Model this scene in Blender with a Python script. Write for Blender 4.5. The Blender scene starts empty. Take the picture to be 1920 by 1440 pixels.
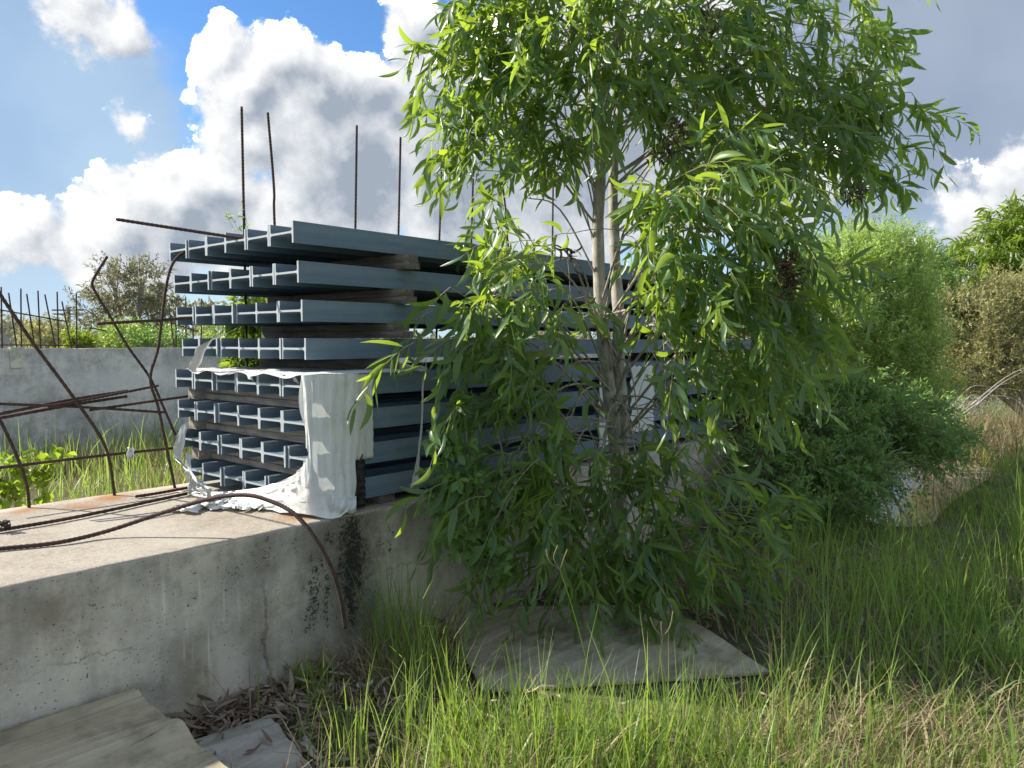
import bpy, bmesh, math, random
import numpy as np
from mathutils import Vector, Matrix

S = bpy.context.scene
COL = S.collection
R = math.radians
rnd = random.Random(7)
rng = np.random.default_rng(11)

# ------------------------------------------------------------------ camera, sky, sun, exposure
# World axes: +X runs along the concrete wall and the beams (away to the right), +Y across them (away to the left), Z up.
F_PX, HORIZON, HC, YAW = 1442.0, 640.0, 1.5, R(41)
PITCH = math.atan((720 - HORIZON) / F_PX)
cam = bpy.data.cameras.new('camera'); cam_o = bpy.data.objects.new('camera', cam); COL.objects.link(cam_o)
cam.sensor_width = 36; cam.lens = 36 * F_PX / 1920; cam.clip_start = 0.05; cam.clip_end = 3000
cam_o.location = (0, 0, HC); cam_o.rotation_euler = (math.pi / 2 - PITCH, 0, YAW - math.pi / 2)
S.camera = cam_o

FW = Vector((math.cos(YAW), math.sin(YAW), 0)); RT = Vector((math.sin(YAW), -math.cos(YAW), 0)); C0 = Vector((0, 0, HC))
FWP = FW * math.cos(PITCH) + Vector((0, 0, -math.sin(PITCH))); UPP = FW * math.sin(PITCH) + Vector((0, 0, math.cos(PITCH)))
def ray(px, py): return FWP + RT * ((px - 960) / F_PX) + UPP * ((720 - py) / F_PX)
def P(px, py, d):                       # a point seen there, d metres in front of the camera
    r = ray(px, py); return C0 + r * (d / r.dot(FW))
def onv(px, py, v): r = ray(px, py); return C0 + r * (v / r.y)
def onz(px, py, z): r = ray(px, py); return C0 + r * ((z - HC) / r.z)

SUN_A, SUN_E = R(31), R(34)
SUN = Vector((-math.sin(SUN_A) * math.cos(SUN_E), math.cos(SUN_A) * math.cos(SUN_E), math.sin(SUN_E)))
sl = bpy.data.lights.new('sun', 'SUN'); sl.energy = 2.0; sl.angle = R(0.55); sl.color = (1.0, 0.93, 0.80)
so = bpy.data.objects.new('sun', sl); COL.objects.link(so); so.rotation_euler = SUN.to_track_quat('Z', 'Y').to_euler()
S.view_settings.view_transform = 'Standard'; S.view_settings.look = 'None'; S.view_settings.gamma = 1
S.view_settings.exposure = 2.1
S.cycles.max_bounces = 7; S.cycles.diffuse_bounces = 3; S.cycles.transmission_bounces = 4; S.cycles.transparent_max_bounces = 6
S.cycles.sample_clamp_indirect = 6

class NT:                                # tiny helper for node trees
    def __init__(s, nt): s.t = nt; s.n = nt.nodes; s.l = nt.links
    def new(s, typ, ins=None, **kw):
        n = s.n.new(typ)
        for k, v in kw.items(): setattr(n, k, v)
        for k, v in (ins or {}).items(): s.put(n.inputs[k], v)
        return n
    def put(s, sock, v):
        if isinstance(v, bpy.types.NodeSocket): s.l.new(v, sock)
        elif isinstance(v, bpy.types.Node): s.l.new(v.outputs[0], sock)
        else:
            if hasattr(sock.default_value, '__len__') and len(sock.default_value) == 4 and len(v) == 3: v = (*v, 1)
            sock.default_value = v
    def math(s, op, a, b=0.0, c=0.0, clamp=False):
        n = s.n.new('ShaderNodeMath'); n.operation = op; n.use_clamp = clamp
        for i, v in enumerate((a, b, c)):
            s.put(n.inputs[i], v)
        return n.outputs[0]
    def mix(s, f, a, b):
        n = s.n.new('ShaderNodeMix'); n.data_type = 'RGBA'
        s.put(n.inputs[0], f); s.put(n.inputs[6], a); s.put(n.inputs[7], b); return n.outputs[2]
    def ramp(s, f, a, b, lo=0.0, hi=1.0):          # smooth step
        n = s.n.new('ShaderNodeMapRange'); n.interpolation_type = 'SMOOTHSTEP'
        s.put(n.inputs[0], f); n.inputs[1].default_value = a; n.inputs[2].default_value = b
        n.inputs[3].default_value = lo; n.inputs[4].default_value = hi; return n.outputs[0]
    def noise(s, vec, scale, detail=4, rough=.55, out=0, dist=0.0):
        n = s.n.new('ShaderNodeTexNoise'); s.put(n.inputs['Vector'], vec)
        n.inputs['Scale'].default_value = scale; n.inputs['Detail'].default_value = detail
        n.inputs['Roughness'].default_value = rough; n.inputs['Distortion'].default_value = dist
        return n.outputs[out]

# --- the sky: Nishita air with two decks of cloud, laid out as directions of the heavens
w = bpy.data.worlds.new('World'); S.world = w; w.use_nodes = True
W = NT(w.node_tree); W.n.clear()
def field_group(name, blobs, warp, fine, det=7):
    g = bpy.data.node_groups.new(name, 'ShaderNodeTree')
    g.interface.new_socket('Vector', in_out='INPUT', socket_type='NodeSocketVector')
    g.interface.new_socket('Field', in_out='OUTPUT', socket_type='NodeSocketFloat')
    N = NT(g); gi = N.new('NodeGroupInput'); go = N.new('NodeGroupOutput')
    v0 = gi.outputs[0]
    nz = N.noise(v0, 7.0, 2, .6, out=1)
    sub = N.new('ShaderNodeVectorMath', {0: nz, 1: (.5, .5, .5)}, operation='SUBTRACT')
    sc = N.new('ShaderNodeVectorMath', {0: sub.outputs[0], 'Scale': warp}, operation='SCALE')
    v = N.new('ShaderNodeVectorMath', {0: v0, 1: sc.outputs[0]}, operation='ADD').outputs[0]
    cur = None
    for px, py, r, *pk in blobs:
        c = px if isinstance(px, Vector) else ray(px, py).normalized()
        d = N.new('ShaderNodeVectorMath', {0: v, 1: tuple(c)}, operation='DISTANCE').outputs['Value']
        m = N.math('MULTIPLY_ADD', d, -1.0 / (r / F_PX), pk[0] if pk else 1.0)
        if cur is None: cur = m
        else: cur = N.math('SMOOTH_MAX', cur, m, .25)
    cur = N.math('MAXIMUM', cur, -.75)
    f = N.noise(v0, 16.0, det, .60)
    f2 = N.noise(v0, 5.0, 1, .55)
    cur = N.math('MULTIPLY_ADD', N.math('SUBTRACT', f, .5), fine, cur)
    cur = N.math('MULTIPLY_ADD', N.math('SUBTRACT', f2, .5), .9, cur)
    W_ = N.l.new(cur, go.inputs[0])
    return g
def sky_dir(az, el): a = YAW - R(az); e = R(el); return Vector((math.cos(a) * math.cos(e), math.sin(a) * math.cos(e), math.sin(e)))
AROUND = ((75, 22, 380), (105, 30, 420), (140, 16, 360), (180, 25, 480), (-70, 34, 360), (-105, 18, 330), (-150, 30, 430), (60, 58, 360), (-60, 62, 300),
          (0, 62, 360), (120, 60, 380), (-120, 56, 400), (-90, 44, 300), (152, 46, 330), (-152, 8, 320), (-100, 4, 280), (165, 6, 300), (108, 6, 260), (35, 50, 240), (-40, 46, 220))  # this second row: unseen clouds added to brighten the shaded surfaces
CUM = [(418, 105, 62), (470, 170, 90), (545, 130, 90), (600, 200, 120), (690, 150, 60), (735, 190, 70), (480, 270, 130), (620, 330, 190),
       (420, 360, 120), (330, 400, 120), (240, 440, 120), (560, 430, 190), (760, 50, 80, .75), (830, 170, 110), (880, 120, 100), (900, 300, 200),
       (1000, 120, 190), (1120, 260, 300), (1330, 200, 260), (860, 430, 180), (140, 5, 120, .72), (215, 40, 110, .68), (245, 218, 110, .42), (40, 440, 130, .62), (1840, 430, 230, .66), (1690, 480, 180, .66), (1500, 360, 130)]
CUM += [(sky_dir(a, e), 0, r) for a, e, r in AROUND]
VEIL = [(60, 180, 240), (180, 250, 180), (30, 420, 200), (270, 320, 90), (1720, 180, 400), (1900, 280, 300), (1560, 60, 300), (230, 140, 90), (1900, 0, 300)]
VEIL += [(sky_dir(a, e), 0, r) for a, e, r in ((60, 30, 500), (120, 18, 420), (-70, 25, 300), (-120, 22, 500), (170, 40, 400))]
tc = W.new('ShaderNodeTexCoord').outputs['Generated']
nd = W.new('ShaderNodeVectorMath', {0: tc}, operation='NORMALIZE').outputs[0]
toS = (SUN - ray(600, 250).normalized()).normalized() * 0.016 + Vector((0, 0, .008))
SHD = [(690, 300, 190), (800, 360, 200), (600, 210, 85), (560, 330, 110), (430, 420, 90), (330, 450, 60), (930, 420, 160), (1150, 250, 260), (1400, 250, 260), (860, 210, 90), (1850, 430, 80)]
SHD += [(sky_dir(a, e - 6), 0, r * .8) for a, e, r in AROUND]
nd2 = W.new('ShaderNodeVectorMath', {0: nd, 1: tuple(toS)}, operation='ADD').outputs[0]
gC = field_group('cumulus_field', CUM, .10, 1.30, 7); gC2 = field_group('cumulus_relief', CUM, .10, 1.30, 4); gV = field_group('veil_field', VEIL, .08, .45, 3); gS = field_group('cloud_shade', SHD, .12, .9, 4)
def use(g, v):
    n = W.n.new('ShaderNodeGroup'); n.node_tree = g; W.l.new(v, n.inputs[0]); return n.outputs[0]
c1, c2, vf = use(gC, nd), use(gC2, nd2), use(gV, nd)
cm = W.ramp(c1, .08, .32); vm = W.ramp(vf, -.05, .34, 0, .90)
relief = W.math('MULTIPLY_ADD', W.math('SUBTRACT', c1, c2), 1.3, .60)
deep = W.math('MULTIPLY', W.ramp(use(gS, nd), -.80, 1.45), W.ramp(c1, .15, .95))
lit = W.math('SUBTRACT', relief, W.math('MULTIPLY', deep, .80), clamp=True)
ccol = W.mix(W.ramp(lit, .86, 1.0), W.mix(lit, (.088, .102, .122), (.272, .271, .269)), (2.2, 2.16, 2.10))  # brightest cloud tops lifted well beyond white to add fill light
vn = W.ramp(W.noise(nd, 4.0, 4, .5), .3, .7)
vside = W.ramp(W.new('ShaderNodeVectorMath', {0: nd, 1: tuple(RT)}, operation='DOT_PRODUCT').outputs['Value'], -.1, .45)
vcol = W.mix(vside, W.mix(vn, (.072, .108, .160), (.114, .152, .195)), W.mix(vn, (.060, .072, .096), (.098, .113, .138)))
sky = W.new('ShaderNodeTexSky', sky_type='NISHITA', sun_disc=False, sun_elevation=SUN_E, sun_rotation=-SUN_A, air_density=1.0, dust_density=.0, ozone_density=4.0)
tint = W.new('ShaderNodeMix', {6: sky.outputs[0], 7: (.56, .73, .86), 0: 1.0}, data_type='RGBA', blend_type='MULTIPLY')
b_sky = W.new('ShaderNodeBackground', {0: tint.outputs[2], 1: .05})
b_v = W.new('ShaderNodeBackground', {0: vcol, 1: 1.0}); b_c = W.new('ShaderNodeBackground', {0: ccol, 1: 1.0})
m1 = W.new('ShaderNodeMixShader', {0: vm, 1: b_sky.outputs[0], 2: b_v.outputs[0]})
hz = W.ramp(W.new('ShaderNodeSeparateXYZ', {0: nd}).outputs[2], -.02, .26, .92, 0)
b_h = W.new('ShaderNodeBackground', {0: (.140, .180, .220), 1: 1.0})
m0 = W.new('ShaderNodeMixShader', {0: hz, 1: m1.outputs[0], 2: b_h.outputs[0]})
m2 = W.new('ShaderNodeMixShader', {0: cm, 1: m0.outputs[0], 2: b_c.outputs[0]})
W.new('ShaderNodeOutputWorld', {0: m2.outputs[0]})
w.cycles.sampling_method = 'MANUAL'; w.cycles.sample_map_resolution = 512

# ------------------------------------------------------------------ helpers
def tag(o, label=None, cat=None, group=None, kind=None):
    for k, v in (('label', label), ('category', cat), ('group', group), ('kind', kind)):
        if v: o[k] = v
    return o
def link(name, me, mat=None, parent=None):
    o = bpy.data.objects.new(name, me); COL.objects.link(o)
    if mat and me and not me.materials: me.materials.append(mat)
    if parent: o.parent = parent
    return o
def empty(name, loc=(0, 0, 0)):
    o = bpy.data.objects.new(name, None); COL.objects.link(o); o.location = loc; o.empty_display_size = .1; return o
def child(o, parent):                    # geometry is written in world space: keep it there under an Empty that stands elsewhere
    o.parent = parent; o.matrix_parent_inverse = Matrix.Translation(parent.location).inverted(); return o
def mesh_np(name, V, F, smooth=False, attr=None):
    V = np.asarray(V, np.float32).reshape(-1, 3); F = np.asarray(F, np.int32); k = F.shape[1]; n = len(F)
    me = bpy.data.meshes.new(name); me.vertices.add(len(V)); me.vertices.foreach_set('co', V.ravel())
    me.loops.add(n * k); me.loops.foreach_set('vertex_index', F.ravel())
    me.polygons.add(n); me.polygons.foreach_set('loop_start', np.arange(0, n * k, k, dtype=np.int32))
    if smooth: me.polygons.foreach_set('use_smooth', np.ones(n, bool))
    if attr is not None:
        a = me.attributes.new('tint', 'FLOAT', 'POINT'); a.data.foreach_set('value', np.asarray(attr, np.float32))
    me.update(calc_edges=True); return me
def mesh_py(name, V, F, smooth=False):
    me = bpy.data.meshes.new(name); me.from_pydata([tuple(v) for v in V], [], F)
    if smooth:
        for p in me.polygons: p.use_smooth = True
    me.update(); return me
def grid_mesh(name, G, smooth=True, thick=0.0):           # G[i][j] points
    n, m = len(G), len(G[0]); V = [p for row in G for p in row]
    F = [(i * m + j, (i + 1) * m + j, (i + 1) * m + j + 1, i * m + j + 1) for i in range(n - 1) for j in range(m - 1)]
    me = mesh_py(name, V, F, smooth)
    if thick:
        bm = bmesh.new(); bm.from_mesh(me); bmesh.ops.recalc_face_normals(bm, faces=bm.faces[:])
        bmesh.ops.solidify(bm, geom=bm.faces[:], thickness=thick); bm.to_mesh(me); bm.free(); me.update()
    return me
def smooth_path(pts, n):                                   # Catmull-Rom through the points
    pts = [Vector(p) for p in pts]
    if len(pts) == 2: return [pts[0].lerp(pts[1], i / n) for i in range(n + 1)]
    q = [pts[0] * 2 - pts[1]] + pts + [pts[-1] * 2 - pts[-2]]; segs = len(pts) - 1; out = []
    for i in range(n + 1):
        t = i / n * segs; k = min(int(t), segs - 1); t -= k; a, b, c, d = q[k:k + 4]
        out.append(.5 * ((2 * b) + (c - a) * t + (2 * a - 5 * b + 4 * c - d) * t * t + (3 * b - a - 3 * c + d) * t ** 3))
    return out
def tube_np(path, rad, sides=6):
    p = np.array([tuple(x) for x in path]); n = len(p); rad = np.broadcast_to(np.asarray(rad, float), (n,))
    t = np.gradient(p, axis=0); t /= np.linalg.norm(t, axis=1)[:, None] + 1e-9
    ref = np.array([0, 0, 1.]) if abs(t[:, 2]).mean() < .8 else np.array([1., 0, 0])
    a = np.cross(t, ref); a /= np.linalg.norm(a, axis=1)[:, None] + 1e-9; b = np.cross(t, a)
    th = np.linspace(0, 2 * np.pi, sides, endpoint=False)
    V = p[:, None] + rad[:, None, None] * (np.cos(th)[None, :, None] * a[:, None] + np.sin(th)[None, :, None] * b[:, None])
    F = [(i * sides + j, i * sides + (j + 1) % sides, (i + 1) * sides + (j + 1) % sides, (i + 1) * sides + j) for i in range(n - 1) for j in range(sides)]
    V = np.concatenate([V.reshape(-1, 3), p[:1], p[-1:]])       # end caps as degenerate quads
    e = n * sides
    F += [(j, (j + 1) % sides, e, e) if False else (j, e, e, (j + 1) % sides) for j in range(0)]
    return V, np.array(F, np.int32)
class Acc:                                                # several shapes joined into one mesh
    def __init__(s): s.V = []; s.F = []; s.T = []; s.n = 0
    def add(s, V, F, t=None):
        V = np.asarray(V).reshape(-1, 3); s.V.append(V); s.F.append(np.asarray(F) + s.n); s.n += len(V)
        s.T.append(np.zeros(len(V)) if t is None else np.broadcast_to(t, (len(V),)))
    def tube(s, path, rad, sides=5, t=None): s.add(*tube_np(path, rad, sides), t)
    def mesh(s, name, smooth=True): return mesh_np(name, np.concatenate(s.V), np.concatenate(s.F), smooth, np.concatenate(s.T))
def wob(x, y, z=0, s=1.0, seed=0):                        # cheap smooth noise, -1..1
    return (math.sin(x * 1.7 * s + seed) * math.cos(y * 2.3 * s - seed * 1.3) + math.sin(y * 1.1 * s + z * 1.9 * s + seed * 2.1) + math.cos(x * 3.1 * s - y * 1.3 * s + z * 2.7 * s + seed * .7) * .6) / 2.6

# ------------------------------------------------------------------ materials
def mat(name):
    m = bpy.data.materials.new(name); m.use_nodes = True; N = NT(m.node_tree); N.n.clear()
    out = N.new('ShaderNodeOutputMaterial'); b = N.new('ShaderNodeBsdfPrincipled'); N.l.new(b.outputs[0], out.inputs[0])
    return m, N, b, out
def obj_co(N): return N.new('ShaderNodeTexCoord').outputs['Object']
def stretch(N, v, s): return N.new('ShaderNodeMapping', {'Vector': v, 'Scale': s}).outputs[0]
def bump(N, b, h, strength=.3, dist=.01):
    n = N.new('ShaderNodeBump', {'Strength': strength, 'Distance': dist, 'Height': h}); N.l.new(n.outputs[0], b.inputs['Normal'])

def concrete(name, base, dark, marks=(), ztop=.7, edge=.35, rust=()):
    """marks: (kind, x, z, half-width, half-height, strength) places on the face where water, algae, mud or a bucket left its trace"""
    m, N, b, _ = mat(name); geo = N.new('ShaderNodeNewGeometry'); co = geo.outputs['Position']
    nrm = N.new('ShaderNodeSeparateXYZ', {0: geo.outputs['True Normal']}); up = N.ramp(nrm.outputs[2], .35, .8); side = N.math('SUBTRACT', 1.0, up)
    wn = N.new('ShaderNodeVectorMath', {0: N.noise(co, 6.0, 4, .6, out=1), 1: (.5, .5, .5)}, operation='SUBTRACT')
    wv = N.new('ShaderNodeVectorMath', {0: N.new('ShaderNodeVectorMath', {0: wn.outputs[0], 'Scale': .22}, operation='SCALE').outputs[0], 1: co}, operation='ADD').outputs[0]
    X = N.new('ShaderNodeSeparateXYZ', {0: wv}); z0 = N.new('ShaderNodeSeparateXYZ', {0: co}).outputs[2]
    n1 = N.noise(co, 2.2, 6, .66); n2 = N.noise(co, 8.0, 7, .70); n3 = N.noise(co, 34, 6, .72); n4 = N.noise(stretch(N, co, (11, 11, 1.2)), 1.0, 6, .68); fine = N.noise(co, 150, 3, .65)
    col = N.mix(N.ramp(n1, .34, .66), [x * y for x, y in zip(base, (.74, .76, .79))], [min(1, x * y) for x, y in zip(base, (1.20, 1.18, 1.13))])
    col = N.mix(N.ramp(n2, .44, .66, 0, .72), col, [x * y for x, y in zip(base, (.60, .575, .52))])
    col = N.mix(N.ramp(n4, .50, .74, 0, .50), col, [x * .55 for x in base]); col = N.mix(N.ramp(n3, .52, .72, 0, .35), col, [min(1, x * 1.35) for x in base])
    blk = N.math('MULTIPLY', N.ramp(N.math('SUBTRACT', ztop, z0), .0, .22, edge, 0), N.ramp(n4, .42, .62)); soft = N.math('MULTIPLY', blk, .5)
    for kind, u, z, ru, rz, k in marks:
        e = N.math('POWER', N.math('ADD', N.math('POWER', N.math('ABSOLUTE', N.math('MULTIPLY', N.math('SUBTRACT', X.outputs[0], u), 1 / ru)), 2.0), N.math('POWER', N.math('ABSOLUTE', N.math('MULTIPLY', N.math('SUBTRACT', X.outputs[2], z), 1 / rz)), 2.4)), .5)
        f = N.ramp(e, .20, 1.15, k, 0); fs = N.ramp(e, .0, 1.7, k, 0)
        if kind == 'algae': blk = N.math('MAXIMUM', blk, f); soft = N.math('MAXIMUM', soft, N.math('MULTIPLY', fs, .95))
        elif kind == 'speck': blk = N.math('MAXIMUM', blk, f); soft = N.math('MAXIMUM', soft, N.math('MULTIPLY', fs, .42))
        elif kind == 'mud': col = N.mix(N.math('MULTIPLY', f, N.ramp(n2, .3, .6, .5, 1)), col, (base[0] * .56, base[1] * .49, base[2] * .38))
        elif kind == 'pale': col = N.mix(N.math('MULTIPLY', f, N.ramp(n2, .3, .6, .4, 1)), col, [min(1, x * 1.36) for x in base])
        elif kind == 'swipe':
            s = N.noise(N.new('ShaderNodeMapping', {'Vector': co, 'Rotation': (0, R(14), 0), 'Scale': (44, 1, 2.0)}).outputs[0], 1.0, 3, .55); col = N.mix(N.math('MULTIPLY', f, N.ramp(s, .52, .66)), col, [min(1, x * 1.42) for x in base])
    col = N.mix(N.math('MULTIPLY', N.math('MULTIPLY', soft, side), N.ramp(n3, .25, .70, .72, 1.0), clamp=True), col, [x * y for x, y in zip(base, (.115, .112, .098))])
    n5 = N.noise(co, 85, 6, .78)
    th = N.math('ADD', N.math('MULTIPLY', blk, .36), N.math('ADD', N.math('ADD', N.math('MULTIPLY', N.math('SUBTRACT', n5, .5), .95), N.math('MULTIPLY', N.math('SUBTRACT', n3, .5), .65)), N.math('MULTIPLY', N.math('SUBTRACT', n4, .5), .55)))
    col = N.mix(N.math('MULTIPLY', N.ramp(th, .33, .42), N.math('MULTIPLY', side, .92)), col, dark)
    tn = N.ramp(N.noise(co, 2.6, 6, .68), .36, .66); topc = N.mix(tn, (.44, .395, .325), (.30, .25, .19))
    topc = N.mix(N.ramp(N.noise(co, 75, 5, .75), .42, .62, 0, .62), topc, (.52, .48, .42)); topc = N.mix(N.ramp(N.noise(co, 120, 4, .7), .54, .66, 0, .6), topc, (.24, .19, .14))
    topc = N.mix(N.ramp(N.noise(co, 6.5, 6, .72), .55, .72, 0, .65), topc, (.27, .20, .14))
    for bx, by in rust:
        rd = N.new('ShaderNodeVectorMath', {0: wv, 1: (bx, by, ztop)}, operation='DISTANCE').outputs['Value']; topc = N.mix(N.ramp(rd, .01, .13, .85, 0), topc, (.34, .17, .07))
    line = N.ramp(N.math('ABSOLUTE', N.math('SUBTRACT', X.outputs[2], ztop * .53)), .002, .006, .5, 0); col = N.mix(N.math('MULTIPLY', line, N.ramp(n1, .45, .6)), col, [x * .5 for x in base])     # lift joint of the formwork
    col = N.mix(up, col, topc)
    for sc, keep_lo, rad in ((22.0, .52, .13), (60.0, .46, .18)):
        pit = N.new('ShaderNodeTexVoronoi', {'Vector': wv if sc < 30 else co, 'Scale': sc, 'Randomness': 1.0}).outputs['Distance']
        hole = N.math('MULTIPLY', N.ramp(pit, rad * .5, rad, 1, 0), N.ramp(N.noise(co, sc * .45, 2, .5), keep_lo, keep_lo + .04)); hole = N.math('MULTIPLY', hole, side)
        col = N.mix(N.math('MULTIPLY', hole, .8), col, [x * .22 for x in base]); pm = hole if sc < 30 else N.math('MAXIMUM', pm, hole)
    N.put(b.inputs['Base Color'], col); b.inputs['Roughness'].default_value = .9; b.inputs['Specular IOR Level'].default_value = .25
    h = N.math('SUBTRACT', N.math('ADD', N.math('MULTIPLY', fine, .18), N.math('MULTIPLY', n3, .55)), N.math('MULTIPLY', pm, .6)); bump(N, b, h, .7, .010)
    return m
def mk(kind, px, py, rx, ry, k):
    p = onv(px, py, 2.87); q = onv(px + rx, py, 2.87); s = onv(px, py - ry, 2.87); return (kind, p.x, p.z, abs(q.x - p.x), abs(s.z - p.z), k)
MARKS = [mk('algae', 660, 1050, 58, 170, 1.15), mk('algae', 635, 1005, 80, 60, .85), mk('speck', 598, 1110, 40, 150, .95), mk('algae', 692, 1140, 22, 150, .85), mk('speck', 725, 1010, 34, 70, .75), mk('algae', 765, 985, 30, 60, .55),
         mk('speck', 505, 1035, 90, 45, .85), mk('speck', 430, 1062, 50, 40, .7), mk('speck', 165, 1120, 34, 80, .85), mk('speck', 60, 1130, 50, 40, .5), mk('algae', 499, 1190, 5, 120, .7), mk('speck', 495, 1190, 30, 120, .45),
         mk('mud', 365, 1280, 60, 90, .75), mk('mud', 50, 1160, 110, 60, .5), mk('mud', 480, 1180, 60, 70, .45), mk('mud', 620, 1230, 60, 50, .4), mk('pale', 425, 1270, 45, 90, .6), mk('pale', 90, 1290, 90, 60, .5), mk('pale', 780, 1080, 60, 70, .45), mk('pale', 260, 1180, 80, 90, .35),
         mk('swipe', 390, 1160, 60, 130, .8), mk('swipe', 300, 1180, 30, 130, .7), mk('algae', 912, 1040, 22, 110, .65), mk('speck', 860, 1000, 50, 60, .6)]
M = {}
M['wall'] = concrete('concrete_near', (.57, .525, .44), (.027, .027, .024), MARKS, .70, rust=[(p.x, p.y) for p in (onz(150, 950, .7), onz(200, 935, .7), onz(55, 956, .7), onz(215, 931, .7), onz(560, 968, .7), onz(328, 918, .7))])
BM = [('pale', 2.0, .75, 1.6, .30, .7), ('pale', 4.6, .95, 1.2, .25, .6), ('mud', 3.4, .62, .5, .30, .4), ('algae', 3.2, .70, .9, .03, .45), ('algae', 2.1, .55, .10, .3, .35), ('algae', 3.9, .50, .12, .35, .3), ('pale', .5, .9, .8, .3, .5), ('algae', 5.6, 1.3, .3, .12, .3)]
M['backwall'] = concrete('concrete_far', (.62, .62, .61), (.19, .17, .165), BM, 1.40, .30)
M['patch'] = concrete('concrete_patch', (.60, .58, .52), (.24, .24, .22), (), 1.40, .0)

m, N, b, _ = mat('beam_paint'); co = obj_co(N)
oi = N.new('ShaderNodeObjectInfo').outputs['Random']
st = N.noise(stretch(N, co, (1.2, 30, 30)), 1.0, 5, .6); du = N.noise(co, 6, 6, .65); sp = N.noise(co, 160, 2, .5)
c = N.mix(N.ramp(st, .3, .7), (.118, .180, .240), (.170, .240, .305)); c = N.mix(N.ramp(du, .46, .74, 0, .55), c, (.20, .235, .25))
c = N.mix(N.math('MULTIPLY', oi, .5), c, (.098, .142, .180)); c = N.mix(N.ramp(N.noise(stretch(N, co, (2.0, 9, 9)), 1.0, 6, .7), .52, .72, 0, .5), c, (.26, .27, .26)); c = N.mix(N.ramp(sp, .66, .74, 0, .35), c, (.30, .33, .34))
c = N.mix(N.ramp(N.noise(co, 23, 5, .7), .68, .76, 0, .55), c, (.16, .10, .06))
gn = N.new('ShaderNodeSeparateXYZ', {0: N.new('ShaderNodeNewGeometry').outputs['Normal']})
c = N.mix(N.ramp(N.math('ABSOLUTE', gn.outputs[0]), .8, .95), c, (.37, .41, .435))          # end faces: a paler grey than the sides
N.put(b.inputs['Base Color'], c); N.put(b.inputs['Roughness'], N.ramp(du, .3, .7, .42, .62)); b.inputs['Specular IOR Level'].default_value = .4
bump(N, b, N.noise(co, 70, 3, .6), .12, .004); M['beam'] = m

m, N, b, _ = mat('rust'); co = obj_co(N); n1 = N.noise(co, 40, 5, .7)
c = N.mix(N.ramp(n1, .3, .7), (.030, .019, .017), (.085, .045, .034)); c = N.mix(N.ramp(N.noise(co, 9, 4, .6), .54, .72, 0, .45), c, (.15, .075, .045))
N.put(b.inputs['Base Color'], c); b.inputs['Roughness'].default_value = .82; bump(N, b, N.noise(co, 220, 3, .6), .5, .003); M['rust'] = m

def wood(name, a, bb):
    m, N, b, _ = mat(name); co = obj_co(N)
    g = N.noise(stretch(N, co, (26, 1.6, 55)), 1.0, 7, .72, dist=.5); k = N.noise(co, 7, 4, .6)
    c = N.mix(N.ramp(g, .32, .68), a, bb); c = N.mix(N.ramp(k, .5, .72, 0, .6), c, [x * .45 for x in a])
    c = N.mix(N.ramp(N.noise(stretch(N, co, (60, 2.2, 90)), 1.0, 5, .7), .60, .66, 0, .8), c, (.022, .019, .016))
    N.put(b.inputs['Base Color'], c); b.inputs['Roughness'].default_value = .9; bump(N, b, g, .7, .006); return m
M['wood'] = wood('weathered_timber', (.165, .145, .118), (.36, .33, .285)); M['oldwood'] = wood('dark_timber', (.10, .085, .068), (.24, .21, .175))

def plastic(name, col, dirt, trans=.32):
    m, N, b, out = mat(name); co = obj_co(N)
    d = N.ramp(N.noise(co, 11, 6, .7), .48, .74); st = N.ramp(N.noise(stretch(N, co, (60, 60, 2.2)), 1.0, 4, .6), .40, .70)
    c = N.mix(N.math('MULTIPLY', d, .7), col, dirt); c = N.mix(N.math('MULTIPLY', st, .30), c, [x * .74 for x in col])
    c = N.mix(N.ramp(N.noise(co, 33, 5, .7), .64, .74, 0, .7), c, [x * .5 for x in dirt])
    N.put(b.inputs['Base Color'], c); b.inputs['Roughness'].default_value = .42
    tr = N.new('ShaderNodeBsdfTranslucent', {0: c}); mx = N.new('ShaderNodeMixShader', {0: trans, 1: b.outputs[0], 2: tr.outputs[0]})
    N.l.new(mx.outputs[0], out.inputs[0]); cr = N.new('ShaderNodeTexVoronoi', {'Vector': stretch(N, co, (16, 16, 7)), 'Scale': 1.0}, feature='DISTANCE_TO_EDGE').outputs['Distance']
    bump(N, b, N.math('ADD', N.math('MULTIPLY', N.ramp(cr, 0, .30), .14), N.noise(stretch(N, co, (45, 45, 9)), 1.0, 6, .7)), .5, .012); return m
M['film'] = plastic('white_film', (.88, .90, .885), (.66, .645, .55), .14); M['foam'] = plastic('grey_foam', (.70, .70, .655), (.47, .46, .39), .08)
M['strap'] = plastic('white_strap', (.62, .62, .56), (.40, .38, .31), .1)

def sheetmat(name, a, bb, rust=.35):
    m, N, b, _ = mat(name); co = obj_co(N)
    s = N.noise(stretch(N, co, (1.1, 13, 4)), 1.0, 7, .66, dist=.4); d = N.noise(co, 4.5, 6, .66)
    c = N.mix(N.ramp(s, .3, .7), a, bb); c = N.mix(N.ramp(d, .44, .68, 0, .8), c, [x * .50 for x in a]); c = N.mix(N.ramp(N.noise(stretch(N, co, (2.2, 70, 8)), 1.0, 5, .7), .60, .68, 0, .7), c, [min(1, x * 1.5) for x in bb])
    c = N.mix(N.ramp(N.noise(co, 15, 6, .75), .60, .72, 0, rust), c, (.20, .115, .06))
    c = N.mix(N.ramp(N.noise(stretch(N, co, (3, 42, 5)), 1.0, 6, .7), .63, .68, 0, .7), c, (.055, .048, .038))
    N.put(b.inputs['Base Color'], c); N.put(b.inputs['Roughness'], N.ramp(d, .3, .7, .40, .66)); b.inputs['Metallic'].default_value = .15
    bump(N, b, N.noise(co, 30, 5, .6), .25, .006); return m
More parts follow.
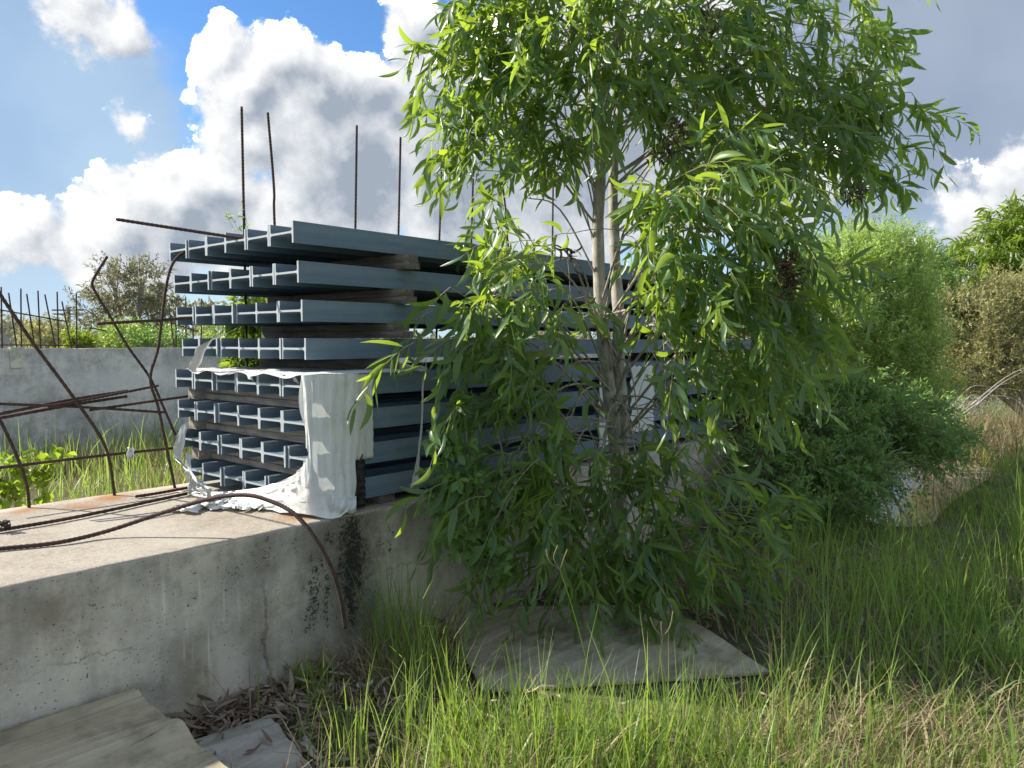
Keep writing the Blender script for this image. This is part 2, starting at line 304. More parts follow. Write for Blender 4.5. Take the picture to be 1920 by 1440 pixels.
M['sheet_a'] = sheetmat('aged_sheet', (.40, .345, .225), (.53, .47, .325)); M['sheet_b'] = sheetmat('grey_sheet', (.42, .395, .34), (.54, .51, .445), .2)
M['sheet_c'] = sheetmat('board_sheet', (.37, .305, .21), (.58, .53, .44), .25)

def leafmat(name, dark, light, trans, tfac=.42, rough=.38, spec=.5):
    m, N, b, out = mat(name)
    t = N.new('ShaderNodeAttribute', attribute_name='tint').outputs['Fac']
    c = N.mix(t, dark, light); tcn = N.mix(t, [x * .55 for x in trans], trans)
    N.put(b.inputs['Base Color'], c); b.inputs['Roughness'].default_value = rough; b.inputs['Specular IOR Level'].default_value = spec
    tr = N.new('ShaderNodeBsdfTranslucent', {0: tcn}); mx = N.new('ShaderNodeMixShader', {0: tfac, 1: b.outputs[0], 2: tr.outputs[0]})
    N.l.new(mx.outputs[0], out.inputs[0]); return m
M['leaf'] = leafmat('acacia_leaf', (.072, .155, .092), (.180, .290, .062), (.54, .75, .06), .52, .36, .6)
M['leaf_fine'] = leafmat('fine_leaf', (.17, .285, .085), (.40, .52, .17), (.60, .82, .16), .50)
M['leaf_dark'] = leafmat('dark_leaf', (.110, .225, .088), (.235, .370, .120), (.46, .70, .14), .48)
M['leaf_olive'] = leafmat('olive_leaf', (.24, .25, .11), (.49, .465, .20), (.60, .60, .22), .45, .55)
M['leaf_lime'] = leafmat('lime_leaf', (.075, .16, .022), (.19, .28, .03), (.50, .66, .05), .48)
M['leaf_grey'] = leafmat('grey_leaf', (.17, .18, .11), (.32, .31, .19), (.40, .40, .2), .4, .6)
M['grass'] = leafmat('grass_blade', (.125, .250, .060), (.275, .370, .080), (.54, .74, .11), .50, .42)
M['straw'] = leafmat('straw_blade', (.19, .15, .085), (.41, .335, .19), (.40, .31, .15), .28, .7)
M['litter'] = leafmat('dry_leaf', (.155, .105, .068), (.50, .41, .315), (.28, .19, .11), .12, .55)
M['pod'] = leafmat('seed_pod', (.030, .015, .010), (.085, .042, .026), (.05, .02, .01), .05, .7)
m, N, b, _ = mat('bark'); co = obj_co(N); bn = N.noise(stretch(N, co, (30, 30, 7)), 1.0, 6, .7)
c = N.mix(N.ramp(bn, .32, .68), (.24, .21, .165), (.46, .43, .37)); c = N.mix(N.ramp(N.noise(co, 8, 4, .6), .50, .68, 0, .65), c, (.56, .54, .49))
N.put(b.inputs['Base Color'], c); b.inputs['Roughness'].default_value = .9; bump(N, b, bn, .6, .008); M['bark'] = m
m, N, b, _ = mat('twig'); N.put(b.inputs['Base Color'], N.mix(N.noise(obj_co(N), 30, 3), (.24, .20, .135), (.42, .37, .28))); b.inputs['Roughness'].default_value = .8; M['twig'] = m
m, N, b, _ = mat('pale_wood'); N.put(b.inputs['Base Color'], N.mix(N.noise(obj_co(N), 20, 3), (.26, .235, .20), (.42, .39, .345))); b.inputs['Roughness'].default_value = .85; M['palewood'] = m
m, N, b, _ = mat('soil'); co = N.new('ShaderNodeNewGeometry').outputs['Position']
c = N.mix(N.ramp(N.noise(co, 3.5, 7, .7), .35, .68), (.10, .085, .058), (.22, .185, .125)); c = N.mix(N.ramp(N.noise(co, 1.1, 6, .65), .38, .60, 0, .85), c, (.10, .135, .05))
c = N.mix(N.ramp(N.noise(co, 60, 4, .7), .54, .66, 0, .6), c, (.24, .19, .14))
N.put(b.inputs['Base Color'], c); b.inputs['Roughness'].default_value = .95; bump(N, b, N.noise(co, 32, 7, .7), .9, .03); M['soil'] = m
m, N, b, _ = mat('muddy_water'); co = N.new('ShaderNodeNewGeometry').outputs['Position']
b.inputs['Base Color'].default_value = (.24, .22, .165, 1); b.inputs['Roughness'].default_value = .04; b.inputs['IOR'].default_value = 1.5; b.inputs['Specular IOR Level'].default_value = 1.0
bump(N, b, N.noise(co, 5, 2, .5), .03, .01); M['water'] = m
m, N, b, _ = mat('far_cladding'); b.inputs['Base Color'].default_value = (.42, .45, .47, 1); b.inputs['Roughness'].default_value = .6; M['cladding'] = m
m, N, b, _ = mat('tarp'); b.inputs['Base Color'].default_value = (.012, .013, .014, 1); b.inputs['Roughness'].default_value = .45; bump(N, b, N.noise(obj_co(N), 26, 4, .6), .6, .02); M['tarp'] = m

# ------------------------------------------------------------------ ground and pond
def hgt(x, y): return 0.0
g = mesh_py('ground', [(-600, -600, 0), (900, -600, 0), (900, 900, 0), (-600, 900, 0)], [(0, 1, 2, 3)])
tag(link('ground', g, M['soil']), 'bare brown soil under the grass', kind='structure')
pond_px = [(1560, 905), (1640, 893), (1720, 882), (1790, 884), (1835, 893), (1845, 905), (1815, 925), (1775, 955), (1745, 985), (1690, 990), (1610, 978), (1540, 968), (1480, 940)]
pond_px = [(1500, 860), (1600, 838), (1700, 848), (1790, 862), (1860, 880), (1850, 900), (1815, 922), (1775, 952), (1745, 982), (1690, 988), (1610, 976), (1540, 966), (1480, 930)]
pp = smooth_path([onz(x, y, .012) for x, y in pond_px] + [onz(*pond_px[0], .012)], 60)[:-1]
tag(link('pond', mesh_py('pond', pp, [list(range(len(pp)))]), M['water']), 'muddy pond water', kind='structure')
POND = np.array([(p.x, p.y) for p in pp])
def inside(poly, x, y):
    x = np.asarray(x); y = np.asarray(y); r = np.zeros(x.shape, bool); n = len(poly); j = n - 1
    for i in range(n):
        xi, yi = poly[i]; xj, yj = poly[j]
        r ^= ((yi > y) != (yj > y)) & (x < (xj - xi) * (y - yi) / (yj - yi + 1e-12) + xi); j = i
    return r

# ------------------------------------------------------------------ concrete walls
def wall_mesh(name, u0, u1, v0, v1, ztop, n, rough=.004, rad=.015, seed=0, dz=None):
    prof = [(v0, 0), (v0, ztop * .33), (v0, ztop * .66), (v0, ztop - rad * 2.2)]
    prof += [(v0 + rad - rad * math.cos(a), ztop - rad + rad * math.sin(a)) for a in (0, .3, .65, 1.0, 1.3, math.pi / 2)]
    prof += [(v0 + (v1 - v0) * t, ztop) for t in (.12, .3, .5, .7, .9)]
    prof += [(v1 - rad * .4, ztop), (v1, ztop - rad * .4), (v1, ztop * .5), (v1, 0)]
    G = []
    for i in range(n + 1):
        u = u0 + (u1 - u0) * i / n; row = []
        for k, (v, z) in enumerate(prof):
            e = rough * (2.4 if 4 <= k <= 9 else 1.0)
            row.append((u, v + e * wob(u * 5, z * 6, v, 2.0, seed) + e * .5 * wob(u * 31, z * 17, v, 1, seed + 3), z + (e * .8 * wob(u * 7, v * 6, 0, 1.7, seed + 5) if z > .1 else 0)))
        G.append(row)
    me = grid_mesh(name, G, True); m = len(prof)
    bm = bmesh.new(); bm.from_mesh(me); bm.verts.ensure_lookup_table()
    for idx in (range(m), range(n * m, n * m + m)):
        try: bm.faces.new([bm.verts[i] for i in idx]).smooth = False
        except ValueError: pass
    bmesh.ops.recalc_face_normals(bm, faces=bm.faces[:]); bm.to_mesh(me); bm.free(); return me
ZS = .70
tag(link('concrete_wall', wall_mesh('concrete_wall', -2.2, 3.055, 2.87, 4.22, ZS, 150, rough=.0010, seed=1), M['wall']),
    'low thick concrete wall with black algae stains, in the left foreground under the beams', 'wall', 'low concrete wall blocks', 'thing')
tag(link('concrete_wall', wall_mesh('concrete_wall', 3.072, 9.6, 2.882, 4.22, ZS - .004, 110, rough=.0010, seed=4), M['wall']),
    'concrete wall block beyond the joint, behind the tree and its drooping leaves', 'wall', 'low concrete wall blocks', 'thing')
bw = tag(link('concrete_wall', wall_mesh('concrete_wall', -9.0, 22.0, 10.9, 11.25, 1.405, 120, rough=.008, rad=.02, seed=9), M['backwall']),
    'tall grey concrete wall in the background at the left', 'wall', None, 'thing')
def box(x0, x1, y0, y1, z0, z1):
    V = [(x, y, z) for x in (x0, x1) for y in (y0, y1) for z in (z0, z1)]
    return V, [(0, 1, 3, 2), (4, 6, 7, 5), (0, 4, 5, 1), (2, 3, 7, 6), (0, 2, 6, 4), (1, 5, 7, 3)]
a_ = onv(20, 690, 10.88); b_ = onv(43, 655, 10.88)
tag(link('patch', mesh_py('patch', *box(a_.x, b_.x, 10.872, 10.96, a_.z, 1.43)), M['patch'], bw), 'pale rectangular repair patch')

# ------------------------------------------------------------------ steel beams: 8 rows of 6
def ibeam(L, h=.2, b=.1, tw=.0095, tf=.0120, r=.012):
    y1 = h / 2; q = []                                  # quarter profile (y across, z up), web lies flat at z = 0
    q.append((y1 - .0012, b / 2)); q.append((y1, b / 2 - .0012))
    pts = [(y1, b / 2 - .0012), (y1 - .0012, b / 2), (y1 - tf + .0015, b / 2), (y1 - tf, b / 2 - .0018), (y1 - tf, tw / 2 + r)]
    pts += [(y1 - tf - r + r * math.cos(a), tw / 2 + r - r * math.sin(a)) for a in (.4, .8, 1.2, math.pi / 2)]
    up = pts + [(-y, z) for y, z in reversed(pts)]       # right flange outer -> over the top -> left flange outer
    prof = up + [(y, -z) for y, z in reversed(up)]
    n = len(prof); V = [(0, y, z) for y, z in prof] + [(L, y, z) for y, z in prof]
    F = [(i, (i + 1) % n, n + (i + 1) % n, n + i) for i in range(n)] + [list(range(n))[::-1], list(range(n, 2 * n))]
    return mesh_py('steel_beam', V, F)
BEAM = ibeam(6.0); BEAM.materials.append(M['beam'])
ORD = ['first', 'second', 'third', 'fourth', 'fifth', 'sixth', 'seventh', 'eighth', 'ninth', 'tenth', 'eleventh', 'twelfth']
ROWN = ['top row', 'second row from top', 'third row from top', 'fourth row from top', 'fourth row from bottom', 'third row from bottom', 'second row from bottom', 'bottom row']
NEARX = [557, 564, 570, 576, 578, 578, 584, 588]
ZTOP = [2.047 - .1772 * i for i in range(4)] + [1.346 - .1672 * i for i in range(4)]
V0 = [3.06, 3.06, 3.06, 3.06, 2.93, 2.93, 2.93, 2.93]
ROWU = []
GAPS = {0: [3], 1: [1, 2], 2: [1, 4, 5], 3: [4, 5], 4: [5, 4, 3], 5: [1], 6: [3, 2], 7: [3]}
for r in range(8):
    u0 = onv(NEARX[r], 800, V0[r]).x; ROWU.append(u0); v = V0[r]
    pos = []
    for k in range(6):
        gap = 0 if k == 0 else (rnd.uniform(.007, .011) if k in GAPS[r] else .0015) + (.0035 if r > 3 else 0)
        v += gap; pos.append(v + .1); v += .2
    for k in range(6):
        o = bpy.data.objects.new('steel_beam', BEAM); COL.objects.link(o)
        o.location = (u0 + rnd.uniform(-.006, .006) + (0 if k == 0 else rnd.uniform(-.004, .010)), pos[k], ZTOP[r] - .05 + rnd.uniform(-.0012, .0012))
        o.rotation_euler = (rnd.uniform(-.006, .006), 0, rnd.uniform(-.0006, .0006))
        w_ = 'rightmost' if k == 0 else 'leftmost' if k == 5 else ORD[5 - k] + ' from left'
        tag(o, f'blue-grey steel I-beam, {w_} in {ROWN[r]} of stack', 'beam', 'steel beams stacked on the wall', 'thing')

# ------------------------------------------------------------------ timber bearers
def plank_mesh(name, dx, dy, dz, seed, bow=.004):
    n = 14; G = []; q = random.Random(seed)
    c = .004
    prof = [(-dx / 2 + c, 0), (dx / 2 - c, 0), (dx / 2, c), (dx / 2, dz - c), (dx / 2 - c, dz), (-dx / 2 + c, dz), (-dx / 2, dz - c), (-dx / 2, c)]
    V = []; ph = q.uniform(0, 6)
    for i in range(n + 1):
        y = dy * i / n
        for x, z in prof:
            V.append((x + bow * math.sin(y * 2.2 + ph) + q.uniform(-.0012, .0012), y + (q.uniform(-.004, .004) if i in (0, n) else 0), z + q.uniform(-.0008, .0008)))
    m = 8; F = [(i * m + j, i * m + (j + 1) % m, (i + 1) * m + (j + 1) % m, (i + 1) * m + j) for i in range(n) for j in range(m)]
    F += [list(range(m)), list(range(n * m, n * m + m))[::-1]]
    me = mesh_py(name, V, F); bm = bmesh.new(); bm.from_mesh(me); bmesh.ops.recalc_face_normals(bm, faces=bm.faces[:]); bm.to_mesh(me); bm.free(); return me
def timber(u, v0, v1, z0, z1, label, mname='wood', dx=.095, seed=0, rz=0):
    o = link('timber_bearer', plank_mesh('timber_bearer', dx, v1 - v0, z1 - z0, seed), M[mname]); o.location = (u, v0, z0); o.rotation_euler.z = rz
    return tag(o, label, 'timber', 'timber bearers between the beam rows')
sd = 1
GN = ['first', 'second', 'third', 'fourth']
for r in range(3):                                   # upper bundle: a pair in each gap, standing well in from the ends
    zb = ZTOP[r + 1]; zt = ZTOP[r] - .1; zm = (zb + zt) / 2
    px = (786, 778, 768)[r]; u = onv(px, 560, 3.0).x - .05
    gap = ('between the first and second', 'between the second and third', 'between the third and fourth')[r]
    timber(u, 3.0 - .01 * r, 4.24, zb + .001, zm - .001, f'lower of two short dark timbers {gap} beam rows, upper bundle', 'oldwood', .10, sd); sd += 1
    timber(u + .004, 3.012, 4.22, zm, zt - .001, f'upper of two short dark timbers {gap} beam rows, upper bundle', 'oldwood', .105, sd, .008); sd += 1
    timber(6.4, 3.03, 4.2, zb + .001, zt - .001, f'far timber {gap} beam rows, seen beyond the tree', 'oldwood', .10, sd); sd += 1
zb = ZTOP[4]; zt = ZTOP[3] - .1
u = onv(760, 690, 3.0).x - .06
timber(u, 3.03, 4.2, zb + .004, zt - .001, 'dark timber carrying the upper bundle on the lower one, half hidden by film', 'oldwood', .10, sd); sd += 1
timber(6.3, 3.03, 4.2, zb + .001, zt - .001, 'far dark timber carrying the upper bundle, behind the tree', 'oldwood', .10, sd); sd += 1
for r in range(4, 7):                                # lower bundle: pairs close behind the near ends
    zb = ZTOP[r + 1]; zt = ZTOP[r] - .1; zm = (zb + zt) / 2 + .004
    u = ROWU[r] + .17
    gap = ('on the third beam row from bottom', 'on the second beam row from bottom', 'on the bottom beam row')[r - 4]
    timber(u, 2.99, 4.10, zb + .001, zm - .001, f'lower grey timber of a pair {gap}', 'wood', .10, sd); sd += 1
    timber(u - .006, 2.98, 4.14, zm, zt - .001, f'upper grey timber of a pair {gap}', 'wood', .092, sd, -.006); sd += 1
    timber(ROWU[r] + .10, 4.06 + .02, 4.165, zb + .001, zt - .001, f'stubby timber end at the back edge {gap}', 'wood', .09, sd); sd += 1
    timber(6.2, 2.97, 4.15, zb + .001, zt - .001, f'far timber deep in the lower bundle {gap}', 'oldwood', .10, sd); sd += 1
for u in (2.45, 4.2, 6.4):
    timber(u, 2.95, 4.15, ZS + .002, ZTOP[7] - .102, f'thin packing strip under the bottom beams, {("nearest the film corner", "behind the leaves", "farthest along")[int((u - 2) // 1.7)]}', 'oldwood', .1, sd); sd += 1

# ------------------------------------------------------------------ torn white film, foam, straps
def wrinkle(a, b, s): return .5 * math.sin(a * 61 + 1.1 * math.sin(b * 5 + s)) + .35 * math.sin(a * 133 + b * 3 + s * 3) + .15 * math.sin(b * 23 + a * 23 + s)
uL = ROWU[4] - .02
wrap = empty('plastic_wrap', (uL, 2.92, ZS))
tag(wrap, 'torn white plastic film wrapped round the near corner of the lower bundle', 'plastic film', 'pieces of torn white wrapping film')
rows = []
NZ, NT_, NS = 46, 16, 20
zt, zb = ZTOP[4] + .006, ZS + .02
for i in range(NZ + 1):
    s = i / NZ; z = zt + (zb - zt) * s; row = []
    wl = .03 + .012 * math.sin(s * 9) + (0 if s < .52 else 1.15 * ((s - .52) / .48) ** 2.6)       # reach along the end face
    wl = min(wl, 1.05)
    uR = onv(672 - 10 * s, 830, 2.92).x + .006 * math.sin(s * 17)
    zl = z + (.10 * (s - .6) / .4 * 0 if s > .6 else 0)
    for j in range(NT_):
        t = 1 - j / NT_; vv = 2.915 + wl * t
        zz = max(ZS + .012, z - .10 * max(0, s - .55) * t + (.012 * wrinkle(t, s, 1) if s > .8 else 0))
        uu = uL - .006 - .05 * max(0, s - .6) * (1 - (2 * t - 1) ** 2) - .12 * max(0, s - .86) / .14 * t + (ROWU[7] - ROWU[4]) * s + .010 * wrinkle(t * wl * 2, s, 4)
        row.append((uu, vv, zz))
    for j in range(NS + 1):
        t = j / NS; uu = uL + (ROWU[7] - ROWU[4]) * s * (1 - t) + (uR - uL) * t
        flare = .05 * max(0, s - .9) / .1 * math.sin(t * 3.1)
        row.append((uu, 2.910 - .006 * wrinkle(t * .5, s * .6, 0) - flare - .006 * math.sin(t * math.pi), z - .02 * max(0, s - .93) / .07 * math.sin(t * 5)))
    rows.append(row)
film = grid_mesh('wrapped_sheet', rows, True)
bm = bmesh.new(); bm.from_mesh(film); bm.faces.ensure_lookup_table()
wdt = NT_ + NS
kill = [f for f in bm.faces for c in [f.calc_center_median()] if ((c.z - (ZS + .30)) ** 2 / .0011 + (c.y - 2.945) ** 2 / .0005 < 1) and c.x < uL + .05]
bmesh.ops.delete(bm, geom=kill, context='FACES'); bm.to_mesh(film); bm.free()
child(link('wrapped_sheet', film, M['film']), wrap)
G = []
for i in range(41):                                  # the part lying over the top of the fifth row, its torn edge hanging over the beam ends
    v = 2.905 + 1.16 * i / 40; row = []
    for j in range(17):
        t = j / 16; e = uL - .012 + .014 * math.sin(v * 13) + .008 * math.sin(v * 41)
        uu = e + (.62 + .10 * math.sin(v * 5)) * t
        zz = ZTOP[4] + .006 + .005 * abs(wrinkle(v, t, 2)) + (.006 if .3 < t < .9 else 0) * math.sin(v * 15) - (.013 + .010 * math.sin(v * 23)) * (1 if j == 0 else .35 if j == 1 else 0)
        row.append((uu, v, max(zz, ZTOP[4] + .0025) if j > 1 else zz))
    G.append(row)
child(link('top_flap', grid_mesh('top_flap', G, True), M['film']), wrap)
G = []
for i in range(27):                                  # skirt crumpled on the concrete
    s = i / 26; c = onz(335 + 150 * s, 960 - 8 * math.sin(s * 3) + 6 * math.sin(s * 19), ZS); row = []
    for j in range(15):
        t = j / 14; wv = .10 + .05 * math.sin(s * 11)
        q = c + Vector((-.3, .9, 0)) * wv * (t - .5) + Vector((.02 * math.sin(t * 9 + s * 30), 0, 0))
        q.z = ZS + .010 + .022 * abs(math.sin(s * 41 + t * 5)) * math.sin(math.pi * t) + .02 * abs(wrinkle(s * .6, t * .5, 7)) * math.sin(math.pi * min(1, t * 1.2))
        row.append(q)
    G.append(row)
child(link('crumpled_skirt', grid_mesh('crumpled_skirt', G, True), M['film']), wrap)
G = []
for i in range(15):                                  # loose puff at the corner foot
    s = i / 14; row = []
    for j in range(13):
        t = j / 12; q = onv(622 + 46 * s, 930 + 40 * t, 2.90 - .05 * math.sin(t * 3.1) - .02 * math.sin(s * 13 + t * 4))
        q.z = max(q.z, ZS + .004 - (.05 if q.y < 2.86 else 0)); row.append(q)
    G.append(row)
child(link('loose_puff', grid_mesh('loose_puff', G, True), M['film']), wrap)

def sheet_on_side(name, px0, px1, z0, z1, v, label, matn, seed, group=None, ragged=.02, thick=0.0, cat='plastic film', wr=.006):
    G = []
    for i in range(31):
        s = i / 30; row = []
        for j in range(17):
            t = j / 16; a = onv(px0, 800, v).x; b = onv(px1, 800, v).x
            e = ragged * (wob(s * 9, seed, 0, 1.3, seed)) ; e2 = ragged * wob(s * 11, seed + 4, 0, 1.5, seed)
            row.append((a + e + (b - a + e2 - e) * t, v - wr * wrinkle(t * .7, s * .5, seed) * (1.0) - wr, z1 + (z0 - z1) * s + ragged * .6 * wob(t * 9, seed, s, 1.2, seed) * (1 if i in (0, 30) else .2)))
        G.append(row)
    o = link(name, grid_mesh(name, G, True, thick), M[matn]); return tag(o, label, cat, group)
sheet_on_side('foam_strip', 664, 699, ZTOP[6] - .07, ZTOP[4] + .002, 2.921, 'torn dirty grey-white foam strip hanging beside the corner film', 'foam', 3, None, .010, .004, 'foam strip', .004)
sheet_on_side('black_tarp', 664, 684, ZS + .02, ZTOP[6] - .05, 2.924, 'crumpled black plastic hanging below the foam strip', 'tarp', 6, None, .02, .003, 'plastic sheet', .010)
sheet_on_side('plastic_film', 1122, 1172, ZS + .10, ZTOP[4] - .01, 2.915, 'white film strip hanging on the beams behind the tree trunks', 'film', 8, 'pieces of torn white wrapping film', .03)
sheet_on_side('plastic_film', 1184, 1222, ZS + .16, ZTOP[4] - .02, 2.912, 'torn white film just right of the tree trunks, hanging on the beams', 'film', 12, 'pieces of torn white wrapping film', .05)

def ribbon(name, pts, widths, matn, label, cat, group=None, n=26, tw=.6, seed=0, folds=4):
    path = smooth_path(pts, n); G = []
    for i, p in enumerate(path):
        t = i / n; wd = np.interp(t, np.linspace(0, 1, len(widths)), widths); a = tw * math.sin(t * 5 + seed)
        side = RT * math.cos(a) + Vector((0, 0, 1)) * math.sin(a); row = []
        for j in range(2 * folds + 1):
            x = j / (2 * folds) - .5; row.append(p + side * (wd * x * (1 + .12 * math.sin(t * 23 + j))) - FW * (wd * .16 * (1 if j % 2 else -1)))
        G.append(row)
    o = link(name, grid_mesh(name, G, True), M[matn]); return tag(o, label, cat, group)
d4 = 4.0
ribbon('plastic_film', [P(444, 615, 3.98), P(420, 628, 3.95), P(396, 636, 3.90), P(378, 652, 3.9), P(368, 675, 3.92), P(358, 695, 3.95)], (.008, .022, .050, .052, .046, .040), 'film',
       'twisted shred of dirty white film hanging over the left beam ends', 'plastic film', 'pieces of torn white wrapping film')
ribbon('plastic_film', [P(346, 795, 4.2), P(336, 830, 4.16), P(333, 860, 4.14), P(350, 880, 4.0), P(352, 905, 4.0)], (.045, .05, .05, .03, .02), 'film',
       'frayed white film at the far left end of the lower beams', 'plastic film', 'pieces of torn white wrapping film', seed=2)
ribbon('plastic_film', [P(352, 850, 3.92), P(356, 880, 3.88), P(372, 905, 3.82), P(400, 920, 3.74)], (.03, .018, .014, .01), 'film',
       'thin loop of white film sagging across the bottom left beams', 'plastic film', 'pieces of torn white wrapping film', seed=4)
ribbon('plastic_rag', [P(372, 896, 3.86), P(366, 915, 3.84), P(380, 928, 3.80)], (.05, .10, .09), 'foam', 'bundled grey plastic rag stuffed under the bottom beams at left', 'rag', seed=5)
ribbon('plastic_strap', [onv(799, 690, 2.95), onv(793, 720, 2.918), onv(791, 790, 2.915), onv(785, 850, 2.915)], (.012, .010, .011, .012), 'strap', 'thin white strap hanging down the beam side left of the leaves', 'strap', folds=1, tw=.1)
ribbon('plastic_strap', [onv(785, 850, 2.911), onv(781, 885, 2.908), onv(776, 918, 2.906)], (.012, .028, .045), 'strap', 'frayed lower end of the white strap on the beam side', 'strap', folds=2, tw=.1)
ribbon('plastic_film', [P(700, 690, 3.85), P(740, 686, 3.95), P(775, 692, 4.0), P(800, 690, 4.1)], (.03, .05, .04, .02), 'foam', 'rumpled film caught between the upper and lower bundle', 'plastic film', 'pieces of torn white wrapping film', tw=1.2)
for a, (x, y, l) in enumerate(((465, 706, 'first'), (551, 712, 'second'))):
    ribbon('film_scrap', [P(x, y - 4, 3.72 - a * .2), P(x + 4, y + 4, 3.7 - a * .2), P(x + 10, y + 9, 3.7 - a * .2)], (.012, .02, .008), 'film', f'small white film scrap caught on the fifth beam row, {l} from the left', 'film scrap', seed=a)

# ------------------------------------------------------------------ reinforcing bars
def bar_mesh(pts, r=.0075, ribs=True, step=.011):
    L = sum((Vector(a) - Vector(b)).length for a, b in zip(pts, pts[1:])); n = max(6, int(L / step)); path = smooth_path(pts, n)
    rad = [r * (1.13 if (i % 2 and ribs) else .94) for i in range(n + 1)]; rad[0] = rad[-1] = r
    sides = 8; V, F = tube_np(path, rad, sides); n1 = len(path)
    V = V[:n1 * sides]; F = [tuple(int(x) for x in f) for f in F] + [tuple(range(sides))[::-1], tuple(range((n1 - 1) * sides, n1 * sides))]
    return mesh_py('rebar', V, F, True)
def bar(pts, label, r=.0075, group=None, ribs=True, step=.011):
    return tag(link('rebar', bar_mesh(pts, r, ribs, step), M['rust']), label, 'rebar', group)
GB = 'rusty starter bars along the back of the wall'
bar([onv(*p, v) for p, v in (((55, 956), 4.16), ((51, 915), 4.16), ((36, 866), 4.17), ((2, 792), 4.2), ((-40, 720), 4.25))], 'bent rusty rebar rising from the concrete at the left edge of the picture', .0077, GB)
bar([onv(*p, v) for p, v in (((215, 931), 4.16), ((206, 868), 4.15), ((190, 822), 4.13), ((140, 748), 4.1), ((60, 640), 4.06), ((-10, 537), 4.0), ((-70, 450), 3.96))], 'long curved rusty rebar leaning far left, crossing the upper left edge', .0077, GB)
bar([onv(*p, 4.12) for p in ((329, 920), (312, 838), (297, 765), (282, 710), (296, 655), (303, 603), (310, 547), (320, 503), (334, 481), (348, 472))], 'kinked rusty rebar bowing up to the left end of the top beams', .0077, GB)
bar([onv(*p, 4.22) for p in ((329, 816), (305, 760), (281, 708), (240, 650), (206, 592), (181, 551), (173, 534), (178, 518), (201, 481))], 'thinner rusty rebar with a hooked top, left of the stack', .0070, GB)
tied = [([(-60, 754), (0, 757), (147, 763), (307, 773)], 'nearly level rusty rebar, sloping slightly down to the right', .0065), ([(-60, 791), (0, 776), (137, 749), (240, 733)], 'thick rusty rebar rising to the right, uppermost of the sloping pair', .0084),
        ([(-60, 797), (0, 784), (147, 757), (238, 743)], 'thick rusty rebar rising to the right, lower of the sloping pair', .0077), ([(90, 762), (190, 744), (297, 723)], 'rusty rebar end poking past the kinked bar', .0065),
        ([(167, 769), (280, 753), (352, 743)], 'short rusty rebar running from mid-air into the fifth beam row', .0070), ([(-60, 885), (0, 877), (200, 853), (327, 840)], 'lowest tied rusty rebar with a white rag on it', .0073),
        ([(182, 607), (300, 600), (420, 592)], 'straight rusty rebar sticking out left of the third beam row', .0077)]
for i, (pts, lab, r) in enumerate(tied): bar([onv(*p, 4.13 + .022 * (i % 3)) for p in pts], lab, r, 'rusty bars tied across the starter bars')
tp = P(217, 411, 3.75); tq = P(470, 450, 3.86)
bar([tp, tq], 'straight rusty rebar lying across the top beams, pointing left', .0077)
slab = [([(-40, 1003, .012), (0, 994, .012), (150, 968, .012), (352, 925, .012)], 'straight rusty rebar lying along the middle of the concrete top', .0077), ([(254, 931, .012), (300, 924, .012), (354, 914, .012)], 'short rusty rebar lying beside the foot of the kinked bar', .0073)]
for pts, lab, r in slab: bar([onz(x, y, ZS + z) for x, y, z in pts], lab, r)
F0 = [onz(-40, 1034, ZS + .010), onz(0, 1029, ZS + .010), onz(110, 1017, ZS + .012), onz(200, 996, ZS + .028)]
F0 += [P(300, 963, 3.12), P(390, 936, 3.10), P(455, 928, 3.06), P(500, 937, 3.03), P(550, 962, 2.99), P(590, 1008, 2.95), P(620, 1062, 2.94), P(638, 1118, 2.95), P(648, 1178, 2.97)]
bar(F0, 'ribbed rusty rebar arching over the wall edge and hanging down its face', .0084, None, True, .0077)
tops = [(453, 200, 458), (502, 211, 516), (669, 235, 666), (751, 257, 747), (829, 277, 824), (888, 298, 884), (938, 318, 951), (1037, 345, 1036)]
for i, (xt, yt, xb) in enumerate(tops):
    yb = 443; v = 4.235
    t_ = onv(xt, yt, v); m_ = onv(xb, yb, v); k = (t_.z - ZS) / (t_.z - m_.z); base = t_ + (m_ - t_) * k; base.z = ZS - .02
    bar([base, m_, t_] if abs(xt - xb) < 8 else [base, m_, m_.lerp(t_, .4) + RT * .01, t_], f'{ORD[i]} tall upright rusty rebar from the left, standing behind the beam stack', .0077, GB, True, .016)
# rust blooms where bars enter the concrete are part of the wall material; a rag and a knot of wire
ribbon('cloth_rag', [onv(244, 840, 4.11), onv(246, 850, 4.10), onv(240, 866, 4.11)], (.03, .055, .02), 'film', 'small white rag caught on the lowest tied rebar', 'rag', seed=3, tw=1.1, folds=3)
acc = Acc(); c0 = onz(6, 990, ZS + .02)
for k in range(9):
    acc.tube([c0 + Vector((math.sin(a * 1.3 + k) * .022, math.cos(a * 1.7 + k * 2) * .022, .012 + .018 * math.sin(a * 1.1 + k * 3))) for a in np.linspace(0, 6, 22)], .0022, 5)
tag(link('wire_knot', acc.mesh('wire_knot'), M['rust']), 'tangled knot of rusty wire at the left edge of the concrete top', 'wire')
